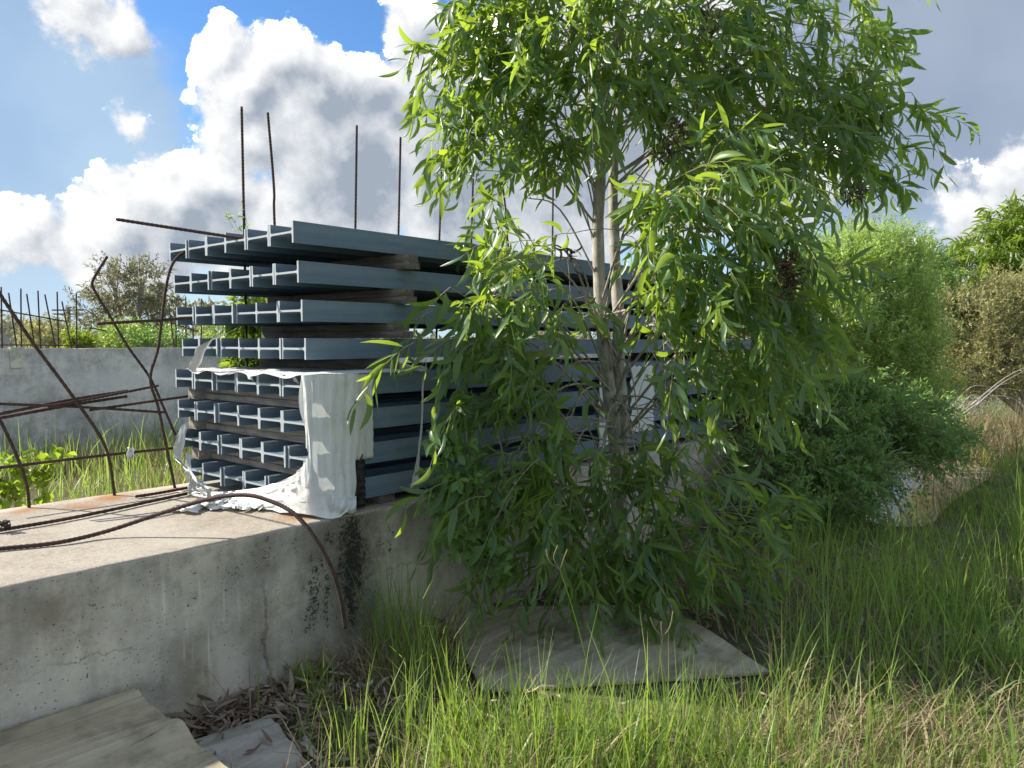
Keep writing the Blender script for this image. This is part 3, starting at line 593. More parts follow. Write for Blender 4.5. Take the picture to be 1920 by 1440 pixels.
# the far wall's bars
far = [(2, 538, 4), (16, 549, 32), (39, 541, 40), (50, 551, 66), (71, 545, 76), (84, 552, 105), (107, 547, 110), (116, 565, 135), (143, 549, 144), (330, 560, 330), (316, 567, 327), (348, 556, 349), (362, 567, 362), (378, 560, 377)]
for i, (xt, yt, xb) in enumerate(far):
    t_ = onv(xt, yt, 11.0); b2 = onv(xb, 653, 11.0); b2.z = 1.39
    w_ = f'{ORD[i]} thin rebar from the left standing on the far wall' if i < 9 else f'{ORD[i - 9]} thin rebar on the far wall seen past the left beam ends'
    bar([b2, t_], w_, .010, 'thin bars on the far wall', False, .1)
bar([onv(-60, 572, 11.02), onv(0, 581, 11.02), onv(125, 603, 11.02)], 'long sagging thin bar tied to the far wall bars', .009, None, False, .1)
bar([onv(-60, 647, 11.03), onv(60, 647, 11.03), onv(190, 649, 11.03)], 'level thin bar just above the far wall', .008, None, False, .1)
bar([onv(168, 614, 11.02), onv(200, 621, 11.02)], 'short loose bar above the far wall', .009, None, False, .1)
bar([onv(320, 605, 11.02), onv(372, 622, 11.02)], 'sloping thin bar on the far wall behind the left beam ends', .009, None, False, .1)

# ------------------------------------------------------------------ sheets lying about
def sheet(name, c00, c10, c11, c01, fn, n, m_, matn, label, group, thick=.004):
    G = []
    for i in range(n + 1):
        s = i / n; row = []
        for j in range(m_ + 1):
            t = j / m_; p = c00.lerp(c10, t).lerp(c01.lerp(c11, t), s); row.append(p + Vector((0, 0, fn(s, t))))
        G.append(row)
    o = link(name, grid_mesh(name, G, False, thick), M[matn]); return tag(o, label, 'metal sheet' if 'metal' in name else 'board', group)
def ribs(s, t): x = (s * 5.0 + .15) % 1; return .007 * max(0, 1 - abs(x - .5) / .06) + .004 * max(0, 1 - abs(x - .66) / .03) + .003 * math.sin(t * 5 + s * 3) + .014 * max(0, t - .90) / .1 * math.sin(s * 23)
u0 = 1.15
sheet('metal_sheet', Vector((-.9, 2.845, .25)), Vector((1.15, 2.845, .236)), Vector((1.18, 1.75, .03)), Vector((-.9, 1.75, .03)),
      lambda s, t: ribs(s, t) + .065 * math.sin(math.pi * s) + .008 * math.sin(s * 40) * max(0, t - .93) / .07, 90, 60, 'sheet_a', 'rusty beige ribbed metal sheet leaning on the wall foot, bottom left corner', 'metal sheets lying by the wall')
cs = [onz(345, 1395, .03), onz(505, 1344, .03), onz(600, 1462, .02), onz(400, 1530, .02)]
sheet('metal_sheet', *cs, lambda s, t: .014 * math.exp(-((s - .22) / .07) ** 2) + .012 * math.exp(-((s - .52) / .08) ** 2) + .010 * math.exp(-((s - .8) / .06) ** 2), 50, 30, 'sheet_b', 'smooth grey bent metal sheet flat on the ground, half under leaf litter', 'metal sheets lying by the wall')
cs2 = [onz(826, 1152, .035), onz(1250, 1132, .03), onz(1446, 1263, .014), onz(905, 1300, .014)]
sheet('wooden_board', *cs2, lambda s, t: .010 * math.sin(t * 4 + 1) * (1 - s) + .004 * math.sin(s * 9 + t * 3), 30, 50, 'sheet_c', 'large weathered board lying on the ground under the tree', None, .012)
BOARD = [np.array([(p.x, p.y) for p in cs]), np.array([(p.x, p.y) for p in cs2]), np.array([(-.9, 2.87), (1.17, 2.87), (1.19, 1.74), (-.9, 1.74)])]

# ------------------------------------------------------------------ foliage tools
def unit(a): return a / (np.linalg.norm(a, axis=-1, keepdims=True) + 1e-9)
def leaf_template(curve, droop, fold, n=5, wid=.10, wavy=0.0, blunt=.55):
    t = np.linspace(0, 1, n + 1); wd = wid * np.sin(np.pi * np.clip(t * .96 + .02, 0, 1)) ** blunt; wd[0] = wid * .12; wd[-1] = wid * .04
    x = curve * (t ** 2 - t * .6); z = -droop * t ** 2; tx = np.gradient(x, t); nx, ny = 1 / np.sqrt(1 + tx ** 2), -tx / np.sqrt(1 + tx ** 2)
    V = np.zeros((n + 1, 3, 3))
    for k, s in enumerate((-1, 0, 1)):
        V[:, k, 0] = x + s * wd * nx; V[:, k, 1] = t + s * wd * ny; V[:, k, 2] = z + abs(s) * fold * wd + s * wavy * wd * np.sin(t * 14)
    F = [(i * 3 + k, i * 3 + k + 1, (i + 1) * 3 + k + 1, (i + 1) * 3 + k) for i in range(n) for k in range(2)]
    return V.reshape(-1, 3), np.array(F, np.int32)
KITE = (np.array([(0, 0, 0), (.5, .45, .10), (0, 1, -.08), (-.5, .45, .10)], float), np.array([(0, 1, 2, 3)], np.int32))   # x scaled by width
def frames(d, roll):                     # rows: local x, y (= d), z
    ref = np.where(np.abs(d[:, 2:3]) > .93, np.array([[1., 0, 0]]), np.array([[0, 0, 1.]]))
    x = unit(np.cross(d, ref)); z = np.cross(x, d); c, s = np.cos(roll)[:, None], np.sin(roll)[:, None]
    return np.stack([x * c + z * s, d, z * c - x * s], 1)
def scatter(tpl, pos, d, L, Wd, roll):
    V, F = tpl; M3 = frames(unit(d), roll); loc = np.stack([V[None, :, 0] * Wd[:, None], V[None, :, 1] * L[:, None], V[None, :, 2] * L[:, None]], -1)
    out = np.einsum('nvk,nkj->nvj', loc, M3) + pos[:, None]; n, k = len(pos), len(V)
    return out.reshape(-1, 3), (F[None] + (np.arange(n) * k)[:, None, None]).reshape(-1, F.shape[1])
def add_shoots(leaves, stems, base, d, L, per, leaf_len, leaf_wid, tint, droop=.25, spread=.9, lift=.0, tpl=KITE, stem_r=.002, n_stem=4, sides=3, hang=0.0, tvar=.25):
    """shoots starting at base, running along d for L, each with `per` leaves set alternately along it"""
    n = len(base); d = unit(d); t = np.linspace(.12, 1, per)[None, :] * np.ones((n, 1)); t = np.clip(t + rng.normal(0, .03, t.shape), 0.03, 1)
    pos = base[:, None] + d[:, None] * (L[:, None] * t)[..., None]; pos[..., 2] -= droop * L[:, None] * t ** 2
    tan = d[:, None] * np.ones_like(pos); tan[..., 2] -= 2 * droop * t; tan = unit(tan)
    side = unit(rng.normal(0, 1, pos.shape)); side = unit(side - tan * (side * tan).sum(-1, keepdims=True))
    ld = unit(tan * (1.15 - spread * .6) + side * spread * .8 + np.array([0, 0, lift - hang]))
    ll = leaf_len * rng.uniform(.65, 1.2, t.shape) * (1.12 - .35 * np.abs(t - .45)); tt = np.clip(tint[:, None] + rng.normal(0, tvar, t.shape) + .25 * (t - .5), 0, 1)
    V, F = scatter(tpl, pos.reshape(-1, 3), ld.reshape(-1, 3), ll.ravel(), (leaf_wid / leaf_len * ll).ravel(), rng.uniform(-1.2, 1.2, t.size))
    leaves.add(V, F, np.repeat(tt.ravel(), len(tpl[0])))
    if stems is not None and stem_r:
        ts = np.linspace(0, 1, n_stem); 
        sp = base[:, None] + d[:, None] * (L[:, None] * ts[None])[..., None]; sp[..., 2] -= droop * L[:, None] * ts[None] ** 2
        a = unit(np.cross(d, np.array([.31, .2, .93]))); b = np.cross(d, a); th = np.linspace(0, 2 * np.pi, sides, endpoint=False)
        ring = np.cos(th)[None, :, None] * a[:, None] + np.sin(th)[None, :, None] * b[:, None]
        rad = stem_r * (1 - .75 * ts)
        V = sp[:, :, None] + ring[:, None] * rad[None, :, None, None]
        f = np.array([(i * sides + j, i * sides + (j + 1) % sides, (i + 1) * sides + (j + 1) % sides, (i + 1) * sides + j) for i in range(n_stem - 1) for j in range(sides)])
        stems.add(V.reshape(-1, 3), (f[None] + (np.arange(n) * n_stem * sides)[:, None, None]).reshape(-1, 4), .5)
    return pos, ld, ll, tt
def lobes_points(lobes, n, shell=.55):
    """points through a set of ellipsoid lobes (centre, radii), denser towards the skin"""
    vol = np.array([r[0] * r[1] * r[2] for _, r in lobes]) ** .67; pick = rng.choice(len(lobes), n, p=vol / vol.sum())
    d = unit(rng.normal(0, 1, (n, 3))); rr = rng.uniform(0, 1, n) ** (1 / 3) * (1 - shell) + shell * rng.uniform(.6, 1, n)
    C = np.array([tuple(c) for c, _ in lobes])[pick]; A = np.array([r for _, r in lobes])[pick]
    return C + d * rr[:, None] * A, d
def make_bush(name, base, lobes, n, matn, label, cat, group=None, per=12, L=.3, leaf=(.05, .014), up=.6, droop=.2, tint=.5, trunk_r=.03, limb=None, tpl=KITE, hang=0.0, spread=.9, stem_r=.0022, keep=None, sun_tint=.0, bark='twig', tvar=.22):
    root = empty(name, base); tag(root, label, cat, group, 'thing')
    lv, stm = Acc(), Acc(); p, d = lobes_points(lobes, n)
    if keep is not None: k = keep(p); p, d = p[k], d[k]
    dd = unit(d + np.array([0, 0, up]) + rng.normal(0, .35, p.shape))
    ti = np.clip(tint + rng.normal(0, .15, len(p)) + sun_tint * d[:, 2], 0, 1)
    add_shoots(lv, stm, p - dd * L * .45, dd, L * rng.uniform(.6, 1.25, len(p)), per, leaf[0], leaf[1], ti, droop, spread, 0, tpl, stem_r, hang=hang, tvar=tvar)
    b0 = Vector(base)
    for c, r in lobes:                    # limbs to each lobe, with forks inside it
        c = Vector(c); mid = b0.lerp(c, .5) + Vector((rng.uniform(-.1, .1), rng.uniform(-.1, .1), .08)) * (c - b0).length * .6
        path = smooth_path([b0 + Vector((rng.uniform(-.05, .05), rng.uniform(-.05, .05), -.03)), mid, c], 10); stm.tube(path, np.linspace(trunk_r, trunk_r * .35, 11), 6)
        for _ in range(limb or 4):
            q = c + Vector(tuple(rng.normal(0, .45, 3) * np.array(r))); s = path[int(rng.integers(4, 10))]
            stm.tube(smooth_path([s, s.lerp(q, .5) + Vector((0, 0, .06)), q], 6), np.linspace(trunk_r * .4, trunk_r * .1, 7), 4)
    f = link('foliage', lv.mesh('foliage', False), M[matn]); child(f, root); f['kind'] = 'stuff'
    child(link('branches', stm.mesh('branches'), M[bark]), root)
    return root
def lobe(px, py, d, rx, ry, rd=None): return (P(px, py, d), (rx * d / F_PX, (rd or rx) * d / F_PX, ry * d / F_PX))

# ------------------------------------------------------------------ the acacia
TREE_BASE = P(1152, 1112, 4.62); TREE_BASE.z = 0
tree = empty('acacia_tree', TREE_BASE); tag(tree, 'twin-trunked acacia with drooping sickle leaves in front of the beams', 'tree', None, 'thing')
T1 = smooth_path([TREE_BASE] + [P(*a) for a in ((1162, 960, 4.6), (1155, 835, 4.58), (1138, 700, 4.56), (1126, 560, 4.55), (1121, 430, 4.53), (1127, 300, 4.5), (1127, 175, 4.48), (1148, 95, 4.45), (1170, 25, 4.42), (1190, -80, 4.4), (1200, -210, 4.4))], 70)
T2 = smooth_path([P(*a) for a in ((1160, 930, 4.6), (1168, 800, 4.60), (1160, 700, 4.62), (1160, 600, 4.65), (1153, 480, 4.67), (1150, 330, 4.7), (1162, 200, 4.75), (1205, 60, 4.8), (1240, -90, 4.85))], 56)
T3 = smooth_path([P(*a) for a in ((1127, 240, 4.49), (1118, 130, 4.5), (1106, 20, 4.5), (1090, -120, 4.5))], 20)
R1 = np.interp(np.linspace(0, 1, 71), [0, .08, .2, .5, .8, 1], [.064, .052, .044, .033, .022, .009]) * (1 + .04 * np.sin(np.arange(71) * 1.3))
R2 = np.interp(np.linspace(0, 1, 57), [0, .3, .7, 1], [.044, .038, .026, .009]) * (1 + .05 * np.sin(np.arange(57) * 1.1))
acc = Acc()
for T, Rr in ((T1, R1), (T2, R2), (T3, np.linspace(.020, .007, 21))): acc.tube(T, Rr, 12)
child(link('trunk', acc.mesh('trunk'), M['bark']), tree)
SK = [p for T in (T1[8:], T2[6:], T3) for p in T]
# crown: (px, py, depth, sprays)
CR = [(1060, -60, 4.4, 6), (1150, -90, 4.5, 6), (1300, -80, 4.6, 7), (1430, -50, 4.6, 7), (940, -50, 4.3, 6), (1531, -60, 4.7, 5), (1639, -40, 4.8, 3),
      (900, 25, 4.2, 10), (845, 110, 4.15, 8), (960, 95, 4.2, 11), (920, 190, 4.2, 10), (880, 250, 4.2, 8), (1000, 190, 4.3, 11), (1040, 70, 4.3, 10), (1065, 270, 4.4, 9), (1010, 300, 4.3, 6), (990, 20, 4.4, 8), (1075, 370, 4.5, 6), (985, 370, 4.3, 3),
      (1100, 50, 4.0, 8), (1165, 60, 4.0, 6), (1090, 150, 4.05, 7), (1180, 160, 4.05, 5), (1060, 215, 4.1, 6), (1130, -20, 4.1, 6), (1200, 110, 4.4, 10), (1230, 220, 4.35, 10), (1290, 50, 4.5, 10), (1330, 150, 4.5, 11), (1290, 280, 4.4, 10), (1220, 20, 4.4, 8), (1370, 30, 4.6, 9),
      (1400, 100, 4.6, 10), (1480, 50, 4.7, 9), (1440, 210, 4.6, 11), (1531, 120, 4.7, 9), (1588, 60, 4.8, 4), (1538, 220, 4.75, 10), (1596, 190, 4.8, 10), (1639, 110, 4.85, 6), (1657, 200, 4.85, 6), (1567, 280, 4.75, 9), (1614, 290, 4.8, 6), (1603, 350, 4.8, 3), (1502, 310, 4.7, 10), (1420, 310, 4.6, 9), (1360, 240, 4.5, 9),
      (1240, 370, 3.65, 8), (1320, 380, 3.55, 9), (1280, 460, 3.55, 9), (1380, 430, 3.60, 9), (1460, 420, 3.75, 8), (1490, 490, 3.75, 7), (1230, 520, 3.60, 7), (1340, 540, 3.55, 9), (1430, 560, 3.65, 8), (1260, 620, 3.55, 7), (1350, 650, 3.50, 8), (1440, 640, 3.60, 8), (1300, 720, 3.70, 4), (1400, 710, 3.75, 4), (1470, 680, 3.80, 3), (1200, 430, 3.65, 5),
      (1000, 460, 3.70, 6), (950, 500, 3.65, 6), (1050, 480, 3.80, 5), (1075, 560, 3.80, 5), (1000, 550, 3.70, 6),
      (900, 570, 3.8, 7), (850, 610, 3.7, 7), (800, 640, 3.65, 5), (960, 640, 3.85, 7), (900, 680, 3.75, 7), (1020, 670, 3.95, 6), (960, 750, 3.8, 6), (1050, 720, 4.0, 4), (1000, 820, 3.85, 7), (950, 880, 3.75, 7), (1040, 870, 3.9, 7),
      (910, 950, 3.7, 7), (960, 970, 3.75, 8), (1040, 950, 3.85, 8), (1120, 900, 3.95, 7), (1200, 890, 4.0, 7), (1290, 880, 4.0, 5), (1370, 900, 4.1, 4), (1250, 970, 3.95, 8), (1330, 990, 4.0, 6), (1400, 980, 4.1, 4), (1150, 1010, 3.9, 8), (1060, 1040, 3.85, 7), (1240, 1060, 3.95, 8), (1330, 1060, 4.05, 6), (1400, 1050, 4.2, 4), (1130, 1100, 3.9, 6), (1210, 1110, 3.9, 6), (1000, 1030, 3.8, 5), (1200, 800, 4.1, 4)]
VAR = [leaf_template(c, dr, fo, 5, wi) for c, dr, fo, wi in ((.58, .20, .30, .092), (-.58, .24, .25, .096), (.40, .36, .40, .100), (-.70, .16, .25, .086), (.78, .17, .35, .088), (-.32, .42, .40, .104), (.12, .10, .5, .085), (-.9, .05, .3, .090))]
brs = Acc(); tw = Acc(); LP, LD, LL, LT, LR = [], [], [], [], []
for (px, py, D, ns) in CR:
    c = P(px, py, D)
    j = min(range(len(SK)), key=lambda i: abs(SK[i].z - (c.z - (.45 if c.z > 1.3 else -.35))) + .25 * (SK[i] - c).length)
    s = SK[j]; out = Vector((c.x - s.x, c.y - s.y, 0)); m_ = s.lerp(c, .55) + Vector((0, 0, .10 + .10 * out.length))
    path = smooth_path([s, m_, c], 12); r0 = .0042 + .0042 * min(1.4, out.length)
    brs.tube(path, np.linspace(r0, .0028, 13), 6)
    out = out.normalized() if out.length > .05 else Vector((rng.normal(), rng.normal(), 0)).normalized()
    for k in range(int(ns * (1.75 if py < 320 else 1.15 if px < 1150 and py < 860 else 1.7 if py < 800 else 1.35))):
        q = c + Vector(tuple(rng.normal(0, 1, 3))) * .115 - out * abs(rng.normal(0, .06))
        if q.z < 2.16 and q.y > 2.62 and q.x > 1.8: q.y = 2.62 - abs(rng.normal(0, .1))
        q.z = max(q.z, .22)
        e_ = q - C0; de = e_.dot(FW); ex = 960 + F_PX * e_.dot(RT) / de; ey = HORIZON - F_PX * e_.z / de
        if 1078 < ex < 1195 and 220 < ey < 815 and de < 4.75 and rng.uniform() < .93: continue      # the trunks stand clear
        if 900 < ex < 1080 and 335 < ey < 420 and rng.uniform() < .6: continue
        d = (out * .75 + Vector(tuple(rng.normal(0, .6, 3))) + Vector((0, 0, .12))).normalized(); L = rng.uniform(.16, .36); dr = rng.uniform(.35, .85)
        pts = [q + d * (L * t) - Vector((0, 0, dr * L * t * t)) for t in np.linspace(0, 1, 7)]
        a = path[int(rng.integers(7, 13))]
        if (a - q).length < .5: tw.tube(smooth_path([a, a.lerp(q, .5) + Vector((0, 0, .02)), q], 4), np.linspace(.0026, .002, 5), 4, .3)
        tw.tube(pts, np.linspace(.0021, .0010, 7), 4, .3)
        young = rng.uniform() < .25
        nl = int(rng.integers(8, 14)); az = rng.uniform(0, 6.28)
        for i in range(nl):
            t = .08 + .92 * (i + rng.uniform(-.2, .2)) / (nl - 1); t = min(1, max(.02, t)); p = q + d * (L * t) - Vector((0, 0, dr * L * t * t)); tan = (d - Vector((0, 0, 2 * dr * t))).normalized()
            sd_ = tan.cross(Vector((math.cos(az), math.sin(az), .3))).normalized() * (1 if i % 2 else -1)
            ld = tan * (.55 + .5 * t) + sd_ * .75 + Vector((0, 0, -.42)) + Vector(tuple(rng.normal(0, .25, 3)))
            LP.append(tuple(p)); LD.append(tuple(ld)); LL.append(rng.triangular(.065, .135, .185) * (1.05 - .35 * max(0, t - .6) / .4 * (.4 + .6 * young))); LR.append(rng.uniform(-1.5, 1.5))
            LT.append(min(1, max(0, rng.normal(.30, .14) + (.30 if young else 0) * t + (.5 if rng.uniform() < .05 else 0))))
LP, LD, LL, LT, LR = map(np.array, (LP, LD, LL, LT, LR)); LD = unit(LD)
for px, py, D in ((985, 935, 3.75), (905, 1010, 3.7), (1040, 452, 3.7), (1120, 150, 4.2), (1240, 930, 3.95)):          # flushes of yellow new growth
    LT[np.linalg.norm(LP - np.array(tuple(P(px, py, D))), axis=1) < .11] += .65
LT = np.clip(LT, 0, 1)
child(link('branch', brs.mesh('branch'), M['bark']), tree); child(link('twigs', tw.mesh('twigs'), M['twig']), tree)
rel = LP - np.array(C0); dep = rel @ np.array(FW); sx = (rel @ np.array(RT)) / dep
seen = (np.abs(sx) < .66) & (LP[:, 2] < 3.4); order = np.argsort(np.where(seen, -LL / dep, 9)); big = order[:300]; rest = order[300:]
vs = rng.integers(0, len(VAR), len(LP)); fol = Acc(); LWD = LL * rng.uniform(.85, 1.15, len(LL))
for k, tpl in enumerate(VAR):
    i = rest[vs[rest] == k]; V, F = scatter(tpl, LP[i], LD[i], LL[i], LWD[i], LR[i]); fol.add(V, F, np.repeat(LT[i], len(tpl[0])))
f = link('foliage', fol.mesh('foliage'), M['leaf']); child(f, tree); f['kind'] = 'stuff'
LM = {}
for i in big:
    k = (int(vs[i]), int(min(3, LT[i] * 4)))
    if k not in LM:
        V, F = VAR[k[0]]; LM[k] = mesh_np('leaf', V, F, True, np.full(len(V), .12 + .25 * k[1])); LM[k].materials.append(M['leaf'])
    M3 = frames(LD[i:i + 1], LR[i:i + 1])[0].T * LL[i]; o = bpy.data.objects.new('leaf', LM[k]); COL.objects.link(o)
    mw = Matrix([list(M3[0]) + [LP[i][0]], list(M3[1]) + [LP[i][1]], list(M3[2]) + [LP[i][2]], [0, 0, 0, 1]])
    o.parent = tree; o.matrix_parent_inverse = Matrix.Translation(tree.location).inverted(); o.matrix_basis = mw
for (px, py, D, n, sp) in ((1270, 245, 3.75, 70, .040), (1245, 282, 3.75, 46, .032), (1478, 490, 3.35, 46, .024), (1478, 530, 3.33, 90, .033), (1330, 45, 3.8, 40, .032), (1602, 360, 4.3, 50, .032), (1070, 478, 3.5, 22, .018), (1385, 800, 3.6, 26, .025)):
    c = np.array(tuple(P(px, py, D))); pd = Acc(); p = c + rng.normal(0, 1, (n, 3)) * np.array([sp, sp, sp * 1.3])
    V, F = scatter(leaf_template(.7, .5, .4, 5, .10), p, unit(rng.normal(0, 1, (n, 3))), rng.uniform(.03, .055, n), rng.uniform(.03, .055, n), rng.uniform(-3, 3, n)); pd.add(V, F, np.repeat(rng.uniform(0, 1, n), len(V) // n))
    o = link('seed_pods', pd.mesh('seed_pods'), M['pod']); child(o, tree); o['kind'] = 'stuff'; o['label'] = 'dark curled seed pod cluster'
# dead grey twigs hanging low round the trunk
dt = Acc()
for k in range(26):
    a = P(rng.uniform(1130, 1360), rng.uniform(740, 850), rng.uniform(4.3, 4.75)); b = a + RT * rng.uniform(-.25, .5) + Vector((0, 0, rng.uniform(-.25, .05))) + FW * rng.uniform(-.2, .1)
    dt.tube(smooth_path([a, a.lerp(b, .5) + Vector((0, 0, rng.uniform(-.02, .08))), b], 7), np.linspace(.0032, .0012, 8), 4)
for pts in (((960, 680, 3.9), (1040, 760, 4.1), (1100, 850, 4.3), (1110, 930, 4.5)), ((850, 860, 3.8), (960, 822, 3.95), (1080, 815, 4.2), (1150, 830, 4.5)), ((1080, 860, 4.2), (1072, 815, 4.2), (1095, 795, 4.25), (1115, 830, 4.3), (1125, 880, 4.35))):
    dt.tube(smooth_path([P(*a) for a in pts], 16), np.linspace(.006, .004, 17), 6)
child(link('dead_twigs', dt.mesh('dead_twigs'), M['palewood']), tree)

# ------------------------------------------------------------------ bushes and trees around
B = TREE_BASE
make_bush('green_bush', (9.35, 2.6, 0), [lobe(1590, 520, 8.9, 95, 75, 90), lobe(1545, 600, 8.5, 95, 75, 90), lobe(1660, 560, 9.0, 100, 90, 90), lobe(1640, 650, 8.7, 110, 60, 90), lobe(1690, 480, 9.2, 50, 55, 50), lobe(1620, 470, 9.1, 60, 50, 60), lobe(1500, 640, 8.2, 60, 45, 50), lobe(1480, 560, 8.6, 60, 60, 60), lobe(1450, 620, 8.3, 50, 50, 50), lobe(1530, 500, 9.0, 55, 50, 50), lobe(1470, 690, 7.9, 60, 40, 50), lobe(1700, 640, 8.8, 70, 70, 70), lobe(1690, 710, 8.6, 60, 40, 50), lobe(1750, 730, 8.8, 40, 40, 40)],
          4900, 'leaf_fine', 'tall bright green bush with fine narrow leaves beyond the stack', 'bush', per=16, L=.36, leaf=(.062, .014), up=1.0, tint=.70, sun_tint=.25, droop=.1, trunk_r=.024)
make_bush('dark_shrub', tuple(onz(1530, 985, 0)), [lobe(1480, 760, 6.6, 80, 50), lobe(1560, 800, 6.6, 90, 55), lobe(1640, 770, 7.0, 90, 50), lobe(1710, 810, 7.0, 80, 45), lobe(1500, 870, 6.2, 90, 60), lobe(1590, 880, 6.3, 90, 60), lobe(1430, 860, 6.0, 60, 70), lobe(1690, 845, 6.9, 60, 26), lobe(1750, 835, 7.1, 50, 24), lobe(1460, 950, 5.6, 70, 40), lobe(1560, 940, 6.0, 80, 40), lobe(1420, 720, 6.6, 60, 40), lobe(1560, 720, 7.0, 90, 35), lobe(1800, 815, 7.3, 40, 20), lobe(1740, 770, 7.4, 50, 26)],
          2500, 'leaf_dark', 'spreading dark green shrub overhanging the pond', 'shrub', per=15, L=.40, leaf=(.058, .018), up=.25, tint=.5, droop=.25, trunk_r=.028, limb=6)
make_bush('olive_bush', (14.6, 1.6, 0), [lobe(1800, 610, 12.2, 85, 75), lobe(1880, 590, 12.5, 90, 85), lobe(1840, 680, 12, 110, 70), lobe(1940, 660, 12.4, 100, 100), lobe(1760, 690, 11.8, 50, 45)],
          2800, 'leaf_olive', 'dry olive-brown bush at the right edge of the picture', 'bush', per=13, L=.42, leaf=(.062, .020), up=.7, tint=.5, droop=.15, trunk_r=.05, limb=7)
make_bush('acacia_tree', tuple(P(1900, 760, 15.5)), [lobe(1850, 470, 15, 70, 45), lobe(1905, 430, 15, 60, 60), lobe(1820, 500, 15, 50, 35), lobe(1930, 500, 15, 90, 70), lobe(1990, 430, 15, 90, 90)],
          420, 'leaf_lime', 'bright green acacia showing over the olive bush at the right edge', 'tree', per=12, L=.55, leaf=(.22, .22), up=.35, tint=.45, droop=.45, trunk_r=.07, hang=.35, tpl=VAR[0], stem_r=.004)
make_bush('green_tree', tuple(P(1745, 760, 13)), [lobe(1740, 530, 12.8, 55, 65), lobe(1770, 590, 12.8, 55, 60), lobe(1720, 600, 12.6, 45, 70), lobe(1725, 490, 13, 40, 35)],
          700, 'leaf_dark', 'dark green young tree between the bright bush and the olive bush', 'tree', per=12, L=.45, leaf=(.085, .024), up=.7, tint=.75, droop=.2, trunk_r=.05)
make_bush('leafless_bush', tuple(P(1625, 760, 11.5)), [lobe(1610, 440, 11.5, 45, 38), lobe(1650, 470, 11.5, 40, 40)], 120, 'leaf_olive', 'thin brownish treetop poking above the bright green bush', 'bush', per=10, L=.42, leaf=(.06, .016), up=.9, tint=.55, trunk_r=.03)
fb = Acc()                                # pale fallen limbs
for k in range(9):
    a = P(rng.uniform(1755, 1835), rng.uniform(760, 790), rng.uniform(10.6, 11.3)); b = a + RT * rng.uniform(.3, 1.1) + Vector((0, 0, rng.uniform(.1, .75)))
    fb.tube(smooth_path([a, a.lerp(b, .5) + Vector((0, 0, rng.uniform(.02, .2))), b], 8), np.linspace(.013, .004, 9), 5)
tag(link('fallen_branches', fb.mesh('fallen_branches'), M['palewood']), 'pale dead branches leaning under the olive bush', 'branches')

def behind(p): return p[:, 1] > 11.5
make_bush('grey_tree', tuple(P(240, 700, 20)), [lobe(170, 580, 20, 40, 45), lobe(215, 540, 20, 45, 50), lobe(270, 530, 20, 45, 50), lobe(250, 590, 20, 60, 45), lobe(310, 590, 20, 40, 45), lobe(200, 505, 20, 25, 25), lobe(265, 500, 20, 30, 25)],
          520, 'leaf_grey', 'thin grey-green tree behind the far wall at the left', 'tree', per=11, L=.55, leaf=(.115, .040), up=.6, tint=.5, trunk_r=.05, keep=behind, limb=7, bark='palewood')
for i, (px, py, d, rx, ry, mt, lab, n) in enumerate(((95, 630, 17, 50, 32, 'leaf_olive', 'brownish bush behind the far wall, left of the grey tree', 260), (150, 643, 16, 26, 20, 'leaf_lime', 'small lime green bush just over the far wall', 160), (235, 632, 17, 50, 28, 'leaf_fine', 'green bush behind the far wall under the grey tree', 260), (300, 638, 17, 55, 24, 'leaf_dark', 'darker green bush behind the far wall beside the left beam ends', 240), (20, 620, 26, 40, 30, 'leaf_grey', 'faint grey bush by the shed at the left edge', 120), (430, 615, 18, 60, 36, 'leaf_fine', 'green bush behind the far wall seen through the beam gaps', 240))):
    make_bush('green_bush', tuple(P(px, 690, d)), [lobe(px, py, d, rx, ry)], n, mt, lab, 'bush', 'bushes behind the far wall', per=11, L=.4, leaf=(.085, .028), tint=.5, up=.6, keep=behind)
make_bush('leafy_shrub', (4.1, 4.75, 0), [lobe(472, 660, 5.55, 34, 30), lobe(470, 575, 5.6, 30, 40), lobe(480, 690, 5.5, 36, 16), lobe(455, 615, 5.6, 26, 30)], 200, 'leaf_lime', 'light green shrub behind the stack, showing between the left beam rows', 'shrub', per=9, L=.18, leaf=(.085, .12), up=.2, tint=.35, droop=.5, trunk_r=.012, tpl=VAR[2])
OB = leaf_template(.05, .15, .3, 4, .5, 0, .8)
make_bush('round_leaf_plant', tuple(P(10, 950, 4.15)), [lobe(25, 890, 4.15, 45, 35, 30), lobe(70, 870, 4.2, 34, 24, 25), lobe(15, 925, 4.1, 40, 20, 25), lobe(85, 905, 4.25, 18, 30, 20)], 46, 'leaf_lime', 'yellow-green round-leaved plant behind the concrete at the left edge', 'plant', per=6, L=.14, leaf=(.060, .040), up=.6, tint=.8, trunk_r=.006, tpl=OB, keep=lambda p: p[:, 1] > 4.30)
root = make_bush('leafy_shrub', tuple(P(905, 1130, 3.72)), [lobe(870, 770, 3.70, 30, 30, 12), lobe(850, 830, 3.68, 34, 30, 14), lobe(880, 900, 3.66, 44, 40, 14), lobe(840, 930, 3.62, 34, 34, 12), lobe(880, 1000, 3.6, 46, 36, 14), lobe(920, 1050, 3.6, 36, 40, 14), lobe(838, 880, 3.62, 24, 30, 10)],
          78, 'leaf_dark', 'small broad-leaved shrub growing against the beams left of the tree', 'shrub', per=8, L=.15, leaf=(.062, .034), up=.4, tint=.55, trunk_r=.006, tpl=OB, limb=2, keep=lambda p: p[:, 1] < 2.82)
